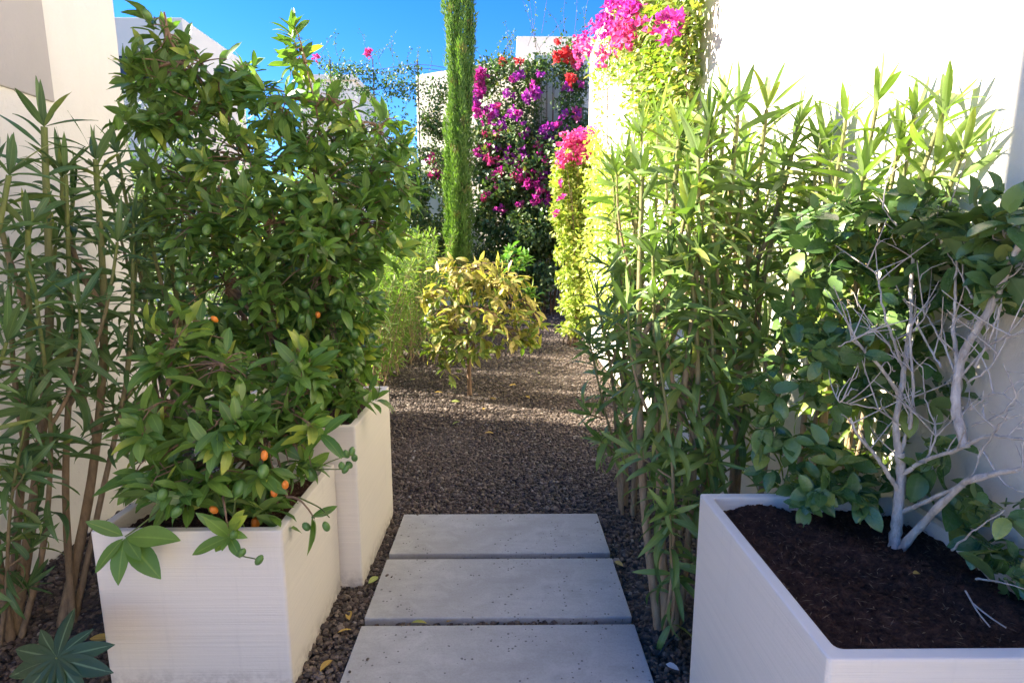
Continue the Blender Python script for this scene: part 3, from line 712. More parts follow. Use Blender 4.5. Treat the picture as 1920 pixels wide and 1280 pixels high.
def oleander(label,base,stems,mat,group,bark=None,L=(.15,.23),W=(.125,.175),spacing=.056,name='oleander_bush'):
    """stems: list of (base point, tip point, lean offset, radius, first leaf fraction, forks)"""
    RS.seed(zlib.crc32(label.encode())%100000)
    r=empty(name,base,label,'bush',group)
    for (a,t,off,rad,s0,forks) in stems:
        a=np.asarray(a,float);t=np.asarray(t,float);off=np.asarray(off,float)
        lean=np.array([RS.randn(),RS.randn(),0])
        ctrl=[a,a*.7+t*.3+off*.7+.03*lean+.012*RS.randn(3),a*.35+t*.65+off+.035*lean+.02*RS.randn(3),t]
        path=catmull(ctrl,7)
        gs=Geo(); gl=Geo()
        tube(gs,path,rad,rad*.45,8,knob=.10)
        stem_leaves(gl,path,s0,spacing,L,W)
        for fk in range(forks):
            k=int(len(path)*(0.45+.3*RS.rand())); p=path[k]
            dd=nrm(path[min(k+2,len(path)-1)]-p)
            h=np.linalg.norm(t-p)*(.75+.3*RS.rand()); sd=nrm(np.array([RS.randn(),RS.randn(),0]))
            tip=p+dd*h*.9+sd*h*(.13+.2*RS.rand())
            fp=bez(p,p+dd*h*.35+sd*h*.22,tip,10)
            tube(gs,fp,rad*.62,rad*.36,7,knob=.1); stem_leaves(gl,fp,.3,spacing,L,W)
        # short leafy side shoots
        for k in range(RS.randint(1,4)):
            i=int(len(path)*(.25+.55*RS.rand())); p=path[i]; sd=nrm(np.array([RS.randn(),RS.randn()-.5,0.9]))
            tip=p+sd*(.07+.1*RS.rand()); fp=bez(p,(p+tip)/2+np.array([0,0,-.01]),tip,5)
            tube(gs,fp,.004,.003,5); stem_leaves(gl,fp,.3,.03,(L[0]*.75,L[1]*.8),W,tipn=6)
        so=part('stem',gs,bark or M['bark_ole'],r)
        obj('leaves',gl,mat,so,at=ORG[so])
    return r
def ST(px,py,z0y,tx,ty,tY,off=(0,0,0),rad=.013,s0=.35,forks=1,z=0):
    """stem from ground point under pixel (px,py) to the point seen at (tx,ty) at depth tY"""
    return (G(px,py,z) if z0y is None else np.array([(px-VPX)*z0y/1000,z0y,z]),P(tx,ty,tY),off,rad,s0,forks)
def S3(x,y,tx,ty,tY,off=(0,0,0),rad=.012,s0=.35,forks=1): return (np.array([x,y,0.]),P(tx,ty,tY),off,rad,s0,forks)
GR='oleanders along the white house wall on the right'
oleander('oleander clump nearest the right planter, fused woody base beside the nearest slab',(.64,2.03,0),[
  S3(.615,2.05,1205,330,2.25,(-.02,.03,0),.019,.42,1),S3(.64,2.02,1275,260,2.2,(0,0,0),.019,.35,2),S3(.67,2.0,1330,230,2.15,(.0,.03,0),.017,.35,1),
  S3(.66,2.07,1225,480,2.1,(-.03,0,0),.012,.35,1),S3(.69,2.04,1290,420,2.08,(.02,0,0),.015,.4,1),S3(.62,2.0,1235,660,1.98,(.0,-.02,0),.009,.2,0),S3(.63,1.99,1262,880,1.95,(0,-.02,0),.006,.15,0)],M['oleander'],GR)
oleander('oleander clump with tall pruned stems rising behind the right planter',(.9,2.2,0),[
  S3(.86,2.15,1385,215,2.2,(0,0,0),.019,.4,1),S3(.92,2.2,1440,205,2.25,(0,.02,0),.018,.4,2),S3(.88,2.25,1360,200,2.35,(-.03,0,0),.017,.4,1),S3(.98,2.22,1500,235,2.25,(0,0,0),.016,.38,1),
  S3(1.0,2.15,1545,260,2.15,(.02,0,0),.014,.35,1),S3(.82,2.12,1330,520,2.05,(0,0,0),.013,.35,0)],M['oleander'],GR)
oleander('slim oleander clump beside the farthest slab on the right of the path',(.69,3.05,0),[
  S3(.665,3.05,1120,560,2.95,(.0,0,0),.014,.45,1),S3(.70,3.1,1150,330,3.1,(-.02,0,0),.015,.4,1),S3(.72,3.0,1175,300,3.0,(0,0,0),.015,.4,1),S3(.66,3.0,1105,640,2.9,(-.02,0,0),.010,.4,0),S3(.75,3.1,1205,250,3.1,(0,0,0),.014,.4,1)],M['oleander'],GR)
oleander('dense oleander standing behind the slim clump against the white wall',(.95,3.6,0),[
  S3(.9,3.5,1190,250,3.5,(-.02,0,0),.015,.3,1),S3(1.0,3.6,1235,220,3.6,(0,0,0),.015,.3,1),S3(.85,3.4,1160,400,3.5,(-.03,0,0),.013,.3,1),S3(1.02,3.2,1290,240,3.2,(0,0,0),.015,.3,1),S3(.93,2.8,1300,300,2.8,(0,0,0),.014,.3,1),S3(.85,2.6,1250,330,2.65,(0,0,0),.014,.32,1),S3(1.05,2.75,1400,280,2.75,(0,0,0),.014,.3,1)],M['oleander_lit'],GR)
oleander('bright oleander shoots rising behind the camellia against the sunlit wall',(1.12,1.95,0),[
  S3(1.08,2.0,1590,225,1.95,(0,0,0),.013,.5,1),S3(1.12,1.95,1650,190,1.8,(-.01,0,0),.013,.5,1),S3(1.15,1.88,1720,215,1.7,(-.02,0,0),.012,.5,1),S3(1.17,1.83,1775,210,1.6,(-.02,0,0),.012,.55,0),S3(1.18,1.80,1815,280,1.53,(-.02,0,0),.011,.6,0),S3(1.1,2.1,1560,300,2.1,(0,0,0),.012,.4,1),S3(1.15,1.82,1760,310,1.62,(-.03,0,0),.010,.55,0),S3(1.12,1.9,1690,290,1.75,(-.03,0,0),.010,.5,1)],M['oleander_lit'],GR,L=(.13,.19))
GL_='oleanders along the cream house wall on the left'
oleander('leafy oleander at the far left edge beside the house wall',(-1.98,2.03,0),[
  S3(-1.97,2.03,90,240,2.15,(.02,0,0),.022,.42,1),S3(-2.0,2.05,60,430,1.95,(0,0,0),.018,.4,2),S3(-1.95,2.0,25,330,1.9,(-.02,-.03,0),.017,.38,1),S3(-1.93,2.02,75,560,1.9,(0,-.03,0),.012,.4,1),S3(-1.99,1.97,20,640,1.75,(-.04,-.05,0),.011,.3,1),S3(-1.96,1.96,60,760,1.85,(0,0,0),.008,.3,0)],M['oleander_dark'],GL_,bark=M['bark_dark'],L=(.14,.22),W=(.125,.165))
oleander('oleander with pale forked stems between the left house wall and the short planter',(-1.8,2.12,0),[
  S3(-1.83,2.1,185,300,2.3,(.02,.03,0),.021,.45,2),S3(-1.80,2.12,130,330,2.2,(-.04,0,0),.015,.5,1),S3(-1.82,2.16,255,420,2.4,(.02,0,0),.013,.4,1)],M['oleander_dark'],GL_,bark=M['bark_dark'],L=(.14,.22),W=(.125,.165))
oleander('oleander leaning out behind the short planter toward the kumquats',(-1.6,2.6,0),[
  S3(-1.62,2.55,310,390,2.6,(0,0,0),.019,.4,1),S3(-1.58,2.6,280,330,2.7,(-.03,0,0),.015,.4,1),S3(-1.66,2.6,225,290,2.75,(-.02,0,0),.015,.4,1),S3(-1.6,2.65,345,330,2.8,(.02,0,0),.014,.4,1),S3(-1.7,3.1,265,340,3.1,(0,0,0),.014,.3,1)],M['oleander_dark'],GL_,bark=M['bark_dark'],L=(.14,.22),W=(.125,.165))

# ------------------------------------------------------------------ camellia in the right planter
def PW(px,py,Y,lim=1.10):
    p=P(px,py,Y)
    return p if p[0]<lim else P(px,py,Y*lim/p[0])
def camellia():
    RS.seed(4242)
    Yb=1.436; curves=[]; b=G(1682,1022,.72)
    r=empty('camellia',b,'camellia with pale bare trunk and glossy round leaves in the right planter','bush')
    gt=Geo()
    def br(pts,r0,r1,n=7): 
        c=catmull([PW(*p) for p in pts],6); c[1:-1]+=.0012*RS.randn(len(c)-2,3); tube(gt,c,r0*.9,r1*.8,n,knob=.22); curves.append(c); return c
    br([(1680,1030,1.44),(1686,980,1.45),(1694,900,1.46),(1690,850,1.46)],.017,.0145,10)
    br([(1692,1034,1.43),(1735,985,1.42),(1790,930,1.42),(1830,900,1.44),(1915,885,1.5)],.0125,.006,9)
    a1=br([(1690,860,1.46),(1684,790,1.46),(1700,700,1.48),(1712,600,1.5),(1716,500,1.52),(1722,420,1.54)],.011,.004)
    br([(1692,850,1.46),(1712,790,1.45),(1716,700,1.44),(1712,620,1.44),(1735,580,1.44)],.006,.002)
    br([(1690,922,1.46),(1668,890,1.45),(1640,850,1.44),(1610,815,1.44),(1598,785,1.44)],.008,.003)
    br([(1700,890,1.45),(1740,865,1.43),(1800,845,1.42),(1860,820,1.43),(1935,830,1.45)],.007,.004)
    a2=br([(1815,842,1.43),(1800,780,1.44),(1800,720,1.45),(1815,660,1.46),(1862,580,1.5),(1900,500,1.52),(1930,430,1.53)],.0125,.008,9)
    br([(1805,700,1.45),(1794,630,1.47),(1797,560,1.48),(1800,480,1.5)],.0065,.003)
    br([(1690,740,1.47),(1655,690,1.44),(1620,655,1.42),(1590,600,1.42)],.0055,.003)
    br([(1700,700,1.48),(1680,640,1.48),(1660,580,1.48),(1650,520,1.5),(1630,500,1.5)],.0045,.002)
    br([(1770,690,1.47),(1740,640,1.5),(1700,560,1.53),(1665,505,1.55)],.0035,.0018,5)
    br([(1795,700,1.46),(1770,640,1.47),(1740,590,1.48),(1700,560,1.5)],.0035,.0018,5)
    br([(1690,965,1.455),(1725,950,1.45),(1770,930,1.46),(1830,905,1.5),(1925,880,1.55)],.0075,.005)
    for pts in ([(1700,740,1.46),(1720,775,1.42),(1760,800,1.4)],[(1695,800,1.46),(1650,770,1.42),(1600,760,1.4),(1575,753,1.4)],[(1740,870,1.43),(1760,810,1.42),(1740,750,1.42),(1735,690,1.42)],
                [(1760,820,1.42),(1790,790,1.4)],[(1815,700,1.45),(1860,650,1.42),(1930,620,1.4)],[(1820,720,1.45),(1870,680,1.42),(1930,560,1.42)],[(1825,770,1.44),(1870,740,1.42),(1925,760,1.4)],
                [(1830,800,1.44),(1880,780,1.42),(1930,720,1.42)],[(1835,690,1.46),(1870,620,1.5),(1885,560,1.55)],[(1700,640,1.49),(1735,600,1.46),(1750,570,1.45)],[(1690,680,1.48),(1665,640,1.5),(1640,610,1.52)],
                [(1830,560,1.48),(1810,520,1.5),(1780,470,1.5)],[(1720,480,1.52),(1750,440,1.5),(1780,400,1.5)],[(1718,470,1.52),(1690,430,1.5),(1660,390,1.5)],[(1900,500,1.52),(1890,440,1.5),(1870,400,1.5)],
                [(1840,860,1.43),(1880,800,1.4),(1920,780,1.4)],[(1850,850,1.43),(1890,910,1.36),(1940,930,1.3)],[(1620,655,1.42),(1600,640,1.4),(1575,650,1.38)],[(1836,1090,1.25),(1880,1095,1.22),(1930,1110,1.2)],[(1790,1035,1.38),(1830,1000,1.36),(1890,960,1.34)]):
        br(pts,.0032,.0015,5)
    # many bare twiglets
    pts=np.concatenate([c[3:] for c in curves]); pts=pts[pts[:,2]>.95]
    for k in range(105):
        p=pts[RS.randint(len(pts))]; d=nrm(np.array([RS.randn()*.8+(.3 if p[0]<1.0 else -.1),RS.randn()*.7,.75+.5*RS.rand()])); l=.05+.13*RS.rand()
        e=p+d*l; e[0]=min(e[0],1.20-.05*RS.rand()); m_=(p+e)/2+.012*RS.randn(3); tube(gt,bez(p,m_,e,5),.0021,.0010,4)
        if RS.rand()<.5: tube(gt,bez(m_,m_+.4*(e-m_)+.01*RS.randn(3),m_+nrm(d+.8*RS.randn(3))*l*.5,4),.0014,.0008,4)
    part('trunk',gt,M['bark_white'],r)
    # leaves
    gl=Geo(); gw=Geo()
    bl=[E(1545,420,1.62,80,60,.14,20),E(1640,410,1.6,80,60,.16,20),E(1730,400,1.55,90,65,.16,22),E(1830,410,1.38,90,60,.16,22),E(1900,430,1.25,60,70,.12,16),E(1920,520,1.22,40,60,.1,9),E(1500,470,1.75,60,60,.14,14),E(1520,600,1.7,70,70,.14,16),E(1620,580,1.62,80,60,.14,16),E(1480,690,1.75,60,60,.1,10),
        E(1690,480,1.6,90,40,.12,16),E(1800,490,1.56,80,40,.12,14),E(1600,500,1.62,60,40,.1,10),E(1540,520,1.7,60,40,.1,8),E(1870,520,1.36,50,40,.1,8),
        E(1580,660,1.5,90,60,.12,12),E(1640,730,1.6,80,60,.12,12),E(1560,720,1.65,90,60,.12,12),E(1430,740,1.7,50,30,.08,5),E(1460,800,1.68,40,60,.08,8),E(1540,850,1.62,80,60,.1,15),E(1560,920,1.55,90,45,.1,20),E(1470,880,1.7,45,45,.08,7),E(1630,900,1.6,60,60,.1,12),
        E(1700,870,1.62,70,60,.08,8),E(1800,560,1.46,45,25,.08,4),E(1740,600,1.62,80,60,.08,9),E(1700,680,1.66,80,70,.08,11),E(1780,640,1.56,40,60,.04,5),
        E(1760,740,1.54,60,60,.05,7),E(1765,850,1.54,50,50,.05,7),E(1720,560,1.58,70,50,.06,8),E(1900,600,1.3,25,40,.04,2),E(1890,965,1.32,45,35,.09,8),E(1830,1010,1.36,65,22,.07,6),E(1905,1060,1.2,40,30,.07,5),E(1890,1085,1.16,30,12,.04,2),E(1780,960,1.56,70,30,.08,7)]
    for c,rad,cnt in bl:
        if c[0]>1.165: c=np.array([0,0,CAMZ])+(c-np.array([0,0,CAMZ]))*1.165/c[0]
        tips=in_ell(cnt,c,rad,.3)
        tips[:,2]=np.maximum(tips[:,2],.76); tips[:,0]=np.minimum(tips[:,0],1.21)
        td=nrm(nrm(tips-c)*.6+np.array([0,-.3,.45])+.5*RS.randn(cnt,3))
        for t,d in zip(tips,td): tube(gl,bez(c*.55+t*.45,(c*.2+t*.8)-d*.02,t,4),.0022,.0014,4,cap=False)
        rosette(gl,tips,td,(2,4),(.050,.095),(.50,.66),'ovate',6,.26,spread=(.5,1.5),bend=(.15,.8),back=.04,droop=.2,wav=.03)
    part('leaves',gl,M['camellia'],r)
camellia()

# ------------------------------------------------------------------ palmate plant, bottom left
def palmate():
    c=P(112,1226,1.50)
    b=np.array([c[0]-.05,c[1]+.05,0])
    r=empty('palmate_plant',b,'low plant with one dark fan of pointed leaflets at the bottom left corner','plant')
    gt=Geo(); tube(gt,bez(b,b*.5+c*.5+np.array([-.03,.03,0]),c,7),.006,.004,6); part('stem',gt,M['greentwig'],r)
    gl=Geo(); ang=[-160,-128,-100,-72,-45,-15,12,45,92,140,172,-185+20]; n=len(ang)
    e1=np.array([1,0,0.0]); e2=nrm(np.array([0,.55,.80]))
    D=np.array([math.cos(math.radians(a))*e1+math.sin(math.radians(a))*e2 for a in ang])
    nmv=nrm(np.cross(e1,e2)); LL=.9*np.array([.17,.19,.18,.17,.18,.19,.17,.12,.15,.13,.17,.15])
    leaves(gl,np.tile(c,(n,1)),D-.0*nmv,nmv*-1 if nmv[2]<0 else nmv,LL,LL*.34,.35,'ellip',7,.20,rnd=RS.rand(n),alt=np.zeros(n))
    part('leaves',gl,M['palmate'],r)
palmate()

# ------------------------------------------------------------------ Italian cypress
def cypress():
    b=np.array([-.92,11.0,0]); H=7.6
    r=empty('cypress_tree',b,'tall slim columnar cypress at the end of the path','tree')
    g=Geo(); tube(g,[b,b+np.array([.02,0,2]),b+np.array([0,0,H*.95])],.10,.02,8); part('trunk',g,M['twig_brown'],r)
    def rad(z):
        return np.interp(z,[.3,1.0,2.0,3.2,4.2,5.2,6.2,7.0,7.5],[.15,.22,.255,.25,.215,.26,.275,.20,.05])
    def cx(z): return np.interp(z,[0,2,3.5,4.6,6,7.6],[-.0,-.0,0.02,.09,.07,.06])
    g=Geo()
    # dense inner mass of short dark sprays
    N=36000
    z=.25+(H-.3)*RS.rand(N); th=RS.rand(N)*2*PI
    ridge=.5+.5*np.sin(th*6+1.6*np.sin(z*1.7)+z*.5+.8*np.sin(z*5+th*2)); wob=1+.10*np.sin(z*6.3+th*3)+.07*np.sin(z*13+th*5); r2=rad(z)*wob*(.64+.30*ridge+.14*RS.rand(N)**2)
    r2*=np.where(RS.rand(N)<.35,.55+.4*RS.rand(N),1)
    base=np.stack([b[0]+cx(z)+r2*np.cos(th),b[1]+r2*np.sin(th),z],1)
    out=np.stack([np.cos(th),np.sin(th),np.zeros(N)],1)
    d=nrm(np.array([0,0,1.0])+out*(.16+.34*RS.rand(N))[:,None]+.30*RS.randn(N,3))
    L=.05+.09*RS.rand(N)**1.5
    leaves(g,base,d,out+.5*RS.randn(N,3),L,.018+.016*RS.rand(N),-.1,'small',2,.5,rnd=(ridge*.6+.4*RS.rand(N)),alt=np.clip(.5*RS.rand(N)+.5*(np.sin(z*3.1+th*2.3)*np.sin(z*7.7-th)>.72)*(RS.rand(N)>.3)+.0,0,1)*1.0)
    part('foliage',g,M['cypress'],r)
cypress()

# ------------------------------------------------------------------ climbers
def clump(g,c,rad,n,L,W,prof='small',nn=2,outw=(0,-1,0),ow=.6,droop=.25,shell=.2):
    p=in_ell(n,c,rad,shell)
    d=nrm(rdir(n)+np.asarray(outw)*ow+np.array([0,0,-droop]))
    leaves(g,p,d,nrm(rdir(n)*.8+np.asarray(outw)*.6+np.array([0,0,.9])),L[0]+(L[1]-L[0])*RS.rand(n),(L[0]+(L[1]-L[0])*RS.rand(n))*W,.5*RS.rand(n),prof,nn,.25)
def flowers(parent,c,rad,n,mat,s=.05,label=None):
    g=Geo(); m=max(3,n)
    p=in_ell(m,c,rad,.3); N=m*3
    pp=np.repeat(p,3,0); ax=nrm(np.repeat(rdir(m)*.8+np.array([-.2,-.5,.3]),3,0)); sd=nrm(np.cross(ax,rdir(N)))
    leaves(g,pp,nrm(ax*.7+sd),ax,s*(.8+.4*RS.rand(N)),s*.8,-.3,'ovate',2,.2)
    o=part('flower_cluster',g,mat,parent)
    if label: o['label']=label
    return o
def hang(g,p,n,spread,l,gl=None,L=(.04,.06)):
    for k in range(n):
        a=np.asarray(p)+RS.randn(3)*np.array([spread,spread*.5,.05]); t=a+np.array([RS.randn()*.2,-.1+.1*RS.randn(),l*(0.5+RS.rand())])
        q=bez(a,(a+t)/2+np.array([RS.randn()*.1,0,.12]),t,8); tube(g,q,.004,.002,4,cap=False)
        if gl is not None:
            m=14; i=RS.randint(1,8,m); B=q[i]+.02*RS.randn(m,3); leaves(gl,B,rdir(m),rdir(m),L[0]+(L[1]-L[0])*RS.rand(m),.035,.3,'small',2,.2)

def boug_right():
    """on the white wall face X=1.25, Y 3.7..8.9"""
    r=empty('bougainvillea',(1.25,6,0),'bougainvillea draped down the sunlit white house wall, pink at its top','climbing plant')
    g=Geo(); gs=Geo()
    def W_(px,py,out=.12):  # point on wall plane under the pixel
        yc=640-py; yy=F*CP+yc*SP; zz=-F*SP+yc*CP; t=(1.25-out)/(px-VPX)
        return np.array([1.25-out,yy*t,CAMZ+zz*t])
    spec=[]
    for px,py,ry,rz,n in ((1290,20,.30,.35,230),(1285,90,.25,.30,200),(1280,150,.22,.28,170),(1275,210,.22,.25,150),(1268,265,.25,.25,130),(1262,330,.25,.3,90),
                          (1240,30,.45,.40,330),(1235,100,.40,.40,300),(1235,170,.35,.35,230),(1232,230,.4,.35,180),(1200,60,.5,.4,300),(1205,140,.45,.4,200),(1208,200,.35,.3,110),
                          (1215,290,.35,.35,120),(1165,40,.6,.45,300),(1150,100,.5,.35,180),(1175,105,.5,.4,170),(1250,-30,.9,.5,400),(1190,-30,.9,.4,300),(1180,220,.3,.3,45),(1128,190,.35,.5,60),(1122,120,.5,.35,130),(1290,-40,.5,.4,160)):
        c=W_(px,py,.10); clump(g,c,(.12,ry,rz),int(n*1.25),(.045,.085),.62,outw=(-1,-.2,0),ow=.8)
    for k in range(46):
        px=RS.uniform(1195,1305); a=W_(px,RS.uniform(-30,60),.05); b=W_(px+RS.uniform(-25,15),RS.uniform(180,330),.04)
        tube(gs,catmull([a,(a*.6+b*.4)+np.array([-.06,RS.randn()*.1,0]),b],6),.006,.003,5,cap=False)
    for k in range(6):
        a=W_(1125+5*k,60+RS.rand()*40,.06); b=W_(1122+6*k,330+RS.rand()*40,.05); tube(gs,catmull([a,(a+b)/2+np.array([-.03,RS.randn()*.1,0]),b],6),.006,.003,5,cap=False)
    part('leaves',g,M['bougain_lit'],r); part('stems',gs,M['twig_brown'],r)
    for px,py,o_,a_,n,m in ((1150,15,.25,.28,90,'magenta'),(1180,8,.22,.22,70,'magenta'),(1135,45,.22,.25,80,'magenta'),(1165,60,.2,.2,70,'pink'),(1160,75,.22,.18,60,'pink'),(1180,45,.18,.2,50,'pink'),(1178,70,.15,.18,40,'pink'),
                           (1255,46,.16,.13,70,'magenta'),(1215,50,.15,.08,18,'pink'),(1190,25,.16,.12,30,'magenta'),(1127,110,.2,.16,40,'pink'),(1112,62,.2,.2,40,'magenta'),(1093,95,.05,.22,46,'pink'),(1103,75,.1,.2,30,'magenta'),(1172,-20,.3,.2,60,'magenta')):
        c=W_(max(px,1106),py,.26 if px>1106 else .3); c[0]+=(min(px-1106,0))*.0085
        flowers(r,c,(.085,a_*.95,a_*.8),int(n*.62),M[m],.05)
boug_right()
def boug_corner():
    b=np.array([1.05,8.6,0]); r=empty('bougainvillea',b,'yellow green bougainvillea mounded against the foot of the white house corner, pink tufts above','climbing plant')
    g=Geo(); gs=Geo(); Y=8.5
    for px,py,rx,ry,n in ((1085,320,32,32,420),(1075,360,30,30,380),(1062,300,20,24,150),(1100,290,22,28,200),(1070,400,28,32,380),(1080,450,26,34,380),(1085,500,24,34,330),(1095,400,28,40,330),(1080,545,24,26,240),(1090,580,26,26,220),(1078,610,20,14,90),(1100,470,26,50,250),(1105,540,22,40,150),(1052,345,16,20,110),(1046,400,12,20,70),(1058,430,16,22,110),(1050,480,10,16,50),(1060,520,16,20,100),(1066,570,18,18,110),(1074,615,26,14,130),(1044,320,10,12,40)):
        c=P(px,py,Y); clump(g,c,(rx*pm(Y)*1.25,.30,ry*pm(Y)*1.1),int(n*1.7),(.06,.10),.62,outw=(-.5,-.8,0),ow=.6)
    for px in range(1108,1172,5):
        for py in range(265,600,22):
            if RS.rand()<.45 or (px>1135 and py<330): continue
            yc=640-py; yy=F*CP+yc*SP; zz=-F*SP+yc*CP; t=1.14/(px-VPX); q=np.array([1.14,yy*t,CAMZ+zz*t])+.05*RS.randn(3)
            clump(g,q,(.11,.28,.2),34,(.05,.085),.62,outw=(-1,-.3,0),ow=.6)
    for k in range(22):
        a=b+np.array([RS.randn()*.08,RS.randn()*.1,0]); t=P(RS.uniform(1050,1112),RS.uniform(280,520),Y+.2*RS.randn()); tube(gs,bez(a,(a+t)/2+np.array([.1,0,.2]),t,8),.010,.003,5,cap=False)
    part('leaves',g,M['bougain_sunlit'],r); part('stems',gs,M['twig_brown'],r)
    for px,py,s,n,m in ((1090,262,26,90,'pink'),(1068,266,20,50,'pink'),(1052,300,16,30,'pink'),(1078,290,22,40,'pink'),(1118,245,12,24,'pink'),(1100,290,16,36,'pink'),(1090,275,16,36,'pink'),(1052,290,9,12,'pink'),(1055,370,6,7,'magenta'),(1045,400,6,8,'magenta'),(1100,255,20,40,'magenta'),(1050,345,6,6,'magenta')):
        flowers(r,P(px,py,Y-.28),(s*pm(Y),.12,s*.8*pm(Y)),n,M[m],.06)
boug_corner()
def boug_far():
    b=np.array([.6,13.0,0]); r=empty('bougainvillea',b,'huge dark bougainvillea covering the far house, dotted with purple and red flowers','climbing plant')
    g=Geo(); gs=Geo(); g2=Geo()
    def yy(px): return np.interp(px,[790,1005,1100],[14.3,12.95,12.95])
    # dense lower mass, looser top
    for k in range(290):
        px=RS.uniform(892,1100); py=RS.uniform(245,560); Y=yy(px)-.45+.25*RS.randn()
        if py>470 and px>1000 and RS.rand()<.4: continue
        clump(g,P(px,py,Y),(24*pm(Y),.3,24*pm(Y)),75,(.09,.14),.66)
    for k in range(185):
        px=RS.uniform(893,1095); py=RS.uniform(118,270); Y=yy(px)-.15+.12*RS.randn()
        if 1005<px<1062 and 150<py<235 : continue
        clump(g,P(px,py,Y),(24*pm(Y),.18,22*pm(Y)),46,(.07,.12),.62)
    for px,py,n in ((1050,120,120),(1070,100,110),(1040,100,80),(1075,140,110),(1060,160,90),(1085,120,80),(1060,80,60),(1030,140,60),(1050,190,50),(1080,195,60),(960,120,80),(930,125,70),(985,135,80),(1010,135,60),(945,110,40)):
        clump(g2,P(px,py,12.5),(18*pm(12.5),.25,18*pm(12.5)),n,(.06,.10),.6)
    for k in range(30):
        px=RS.uniform(792,838); py=RS.uniform(150,330); Y=yy(px)-.2; clump(g,P(px,py,Y),(14*pm(Y),.15,18*pm(Y)),60 if py>215 else 24,(.07,.11),.62)
    for k in range(95):
        px=RS.uniform(775,845); py=RS.uniform(285,530); Y=13.6+.3*RS.randn(); clump(g,P(px,py,Y),(16*pm(Y),.25,20*pm(Y)),55,(.08,.12),.62)
    for k in range(30):
        px=RS.uniform(895,1090); t=P(px,RS.uniform(110,240),yy(px)-.1); a=b+np.array([(px-990)*.006+RS.randn()*.1,.2*RS.randn(),0]); tube(gs,bez(a,np.array([t[0]*.9+a[0]*.1,t[1],t[2]*.4]),t,10),.022,.005,5,cap=False)
    hang(gs,P(1040,90,12.5),7,.35,.8,g2); hang(gs,P(1060,70,12.5),3,.2,1.0,g2); hang(gs,P(935,115,12.7),6,.3,.4,g2); hang(gs,P(985,100,12.7),4,.3,.4,g2)
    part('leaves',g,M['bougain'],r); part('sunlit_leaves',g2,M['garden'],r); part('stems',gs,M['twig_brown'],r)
    fl=[(897,150,9,18,40,'magenta'),(905,140,12,10,30,'magenta'),(892,185,10,16,40,'purple'),(895,205,10,12,26,'magenta'),(903,170,10,14,26,'magenta'),(975,145,8,10,18,'purple'),(1005,175,9,8,20,'purple'),(990,183,10,8,20,'purple'),(1000,165,7,7,12,'magenta'),
        (1047,108,9,8,22,'red'),(1062,100,8,9,22,'red'),(1072,150,7,10,22,'red'),(943,116,5,5,9,'red'),(975,115,5,5,7,'red'),(1047,82,4,5,7,'red'),(1068,108,9,10,22,'red'),
        (1085,92,9,14,26,'pink'),(1085,125,7,7,14,'pink'),(900,285,9,9,14,'magenta'),(918,275,8,6,10,'magenta'),(985,325,12,8,20,'magenta'),(1000,345,14,9,24,'magenta'),(1012,352,9,7,16,'magenta'),(975,335,7,6,8,'pink'),(950,280,9,7,9,'purple'),(990,250,8,9,10,'purple'),(1060,215,8,6,8,'purple'),(935,350,9,5,8,'magenta'),(962,330,7,6,7,'pink'),
        (812,300,10,9,18,'pink'),(822,325,9,9,24,'magenta'),(812,330,7,6,12,'pink'),(915,300,8,8,9,'pink'),(1035,265,9,7,8,'purple'),(1020,300,9,6,9,'magenta'),(925,330,8,6,14,'magenta'),(1030,330,16,9,20,'purple'),(960,300,14,10,18,'purple'),(985,285,12,10,16,'purple'),(1020,255,14,9,16,'purple'),(940,240,12,14,18,'purple'),(915,220,10,16,20,'magenta'),(965,215,12,10,14,'purple'),(1045,285,14,10,18,'purple'),(1005,375,12,9,16,'magenta'),(940,395,10,8,12,'magenta'),(1035,360,9,9,12,'magenta'),(910,370,8,8,12,'pink'),(1030,240,14,7,14,'purple'),(955,180,9,9,12,'purple')]
    for k in range(44):
        px=RS.uniform(900,1092); py=RS.uniform(140,400)
        if 1005<px<1062 and 150<py<235: continue
        fl.append((px,py,RS.uniform(3,7),RS.uniform(3,6),RS.randint(6,11),('magenta','purple','pink')[RS.randint(3)]))
    for px,py,rx,rz,n,m in fl:
        Y=yy(px)-.80; flowers(r,P(px,py,Y),(rx*1.1*pm(Y),.15,rz*1.1*pm(Y)),max(9,int(n*1.4)),M[m],.085)
boug_far()
def vine_left():
    Y=13.8; a=P(640,200,Y); r=empty('climbing_vine',(a[0]+1,Y,0),'airy climbing vine strung on wires left of the cypress, one pink flower','climbing plant')
    g=Geo(); gs=Geo()
    for k in range(120):
        px=RS.uniform(600,832); py=np.interp(px,[612,650,700,780,832],[128,130,140,140,165])+RS.uniform(-12,48); clump(g,P(px,py,Y+.2*RS.randn()),(15*pm(Y),.2,11*pm(Y)),20,(.06,.10),.6)
    for k in range(36):
        px=RS.uniform(560,800); py=RS.uniform(190,300); clump(g,P(px,py,Y),(16*pm(Y),.2,20*pm(Y)),26,(.07,.11),.6)
    for y in (118,135,165): 
        q=np.array([P(x,y+6*math.sin(x*.03)+(10 if y<130 else 0),Y) for x in np.linspace(600,835,16)]); tube(gs,q,.007,.006,5)
    for px in (620,700,784): 
        t=P(px,112,Y); tube(gs,[np.array([t[0],Y,0]),t],.018,.014,6)
    hang(gs,P(705,120,Y),6,.5,.5,g); hang(gs,P(600,110,Y),6,.5,.4,g); hang(gs,P(770,140,Y),4,.3,.4,g)
    part('leaves',g,M['garden'],r); part('stems',gs,M['twig_brown'],r)
    for px,py,n,m in ((692,102,22,'pink'),(560,118,16,'red'),(595,112,10,'pink')): flowers(r,P(px,py,Y-.1),(.10,.08,.10),n,M[m],.08)
vine_left()

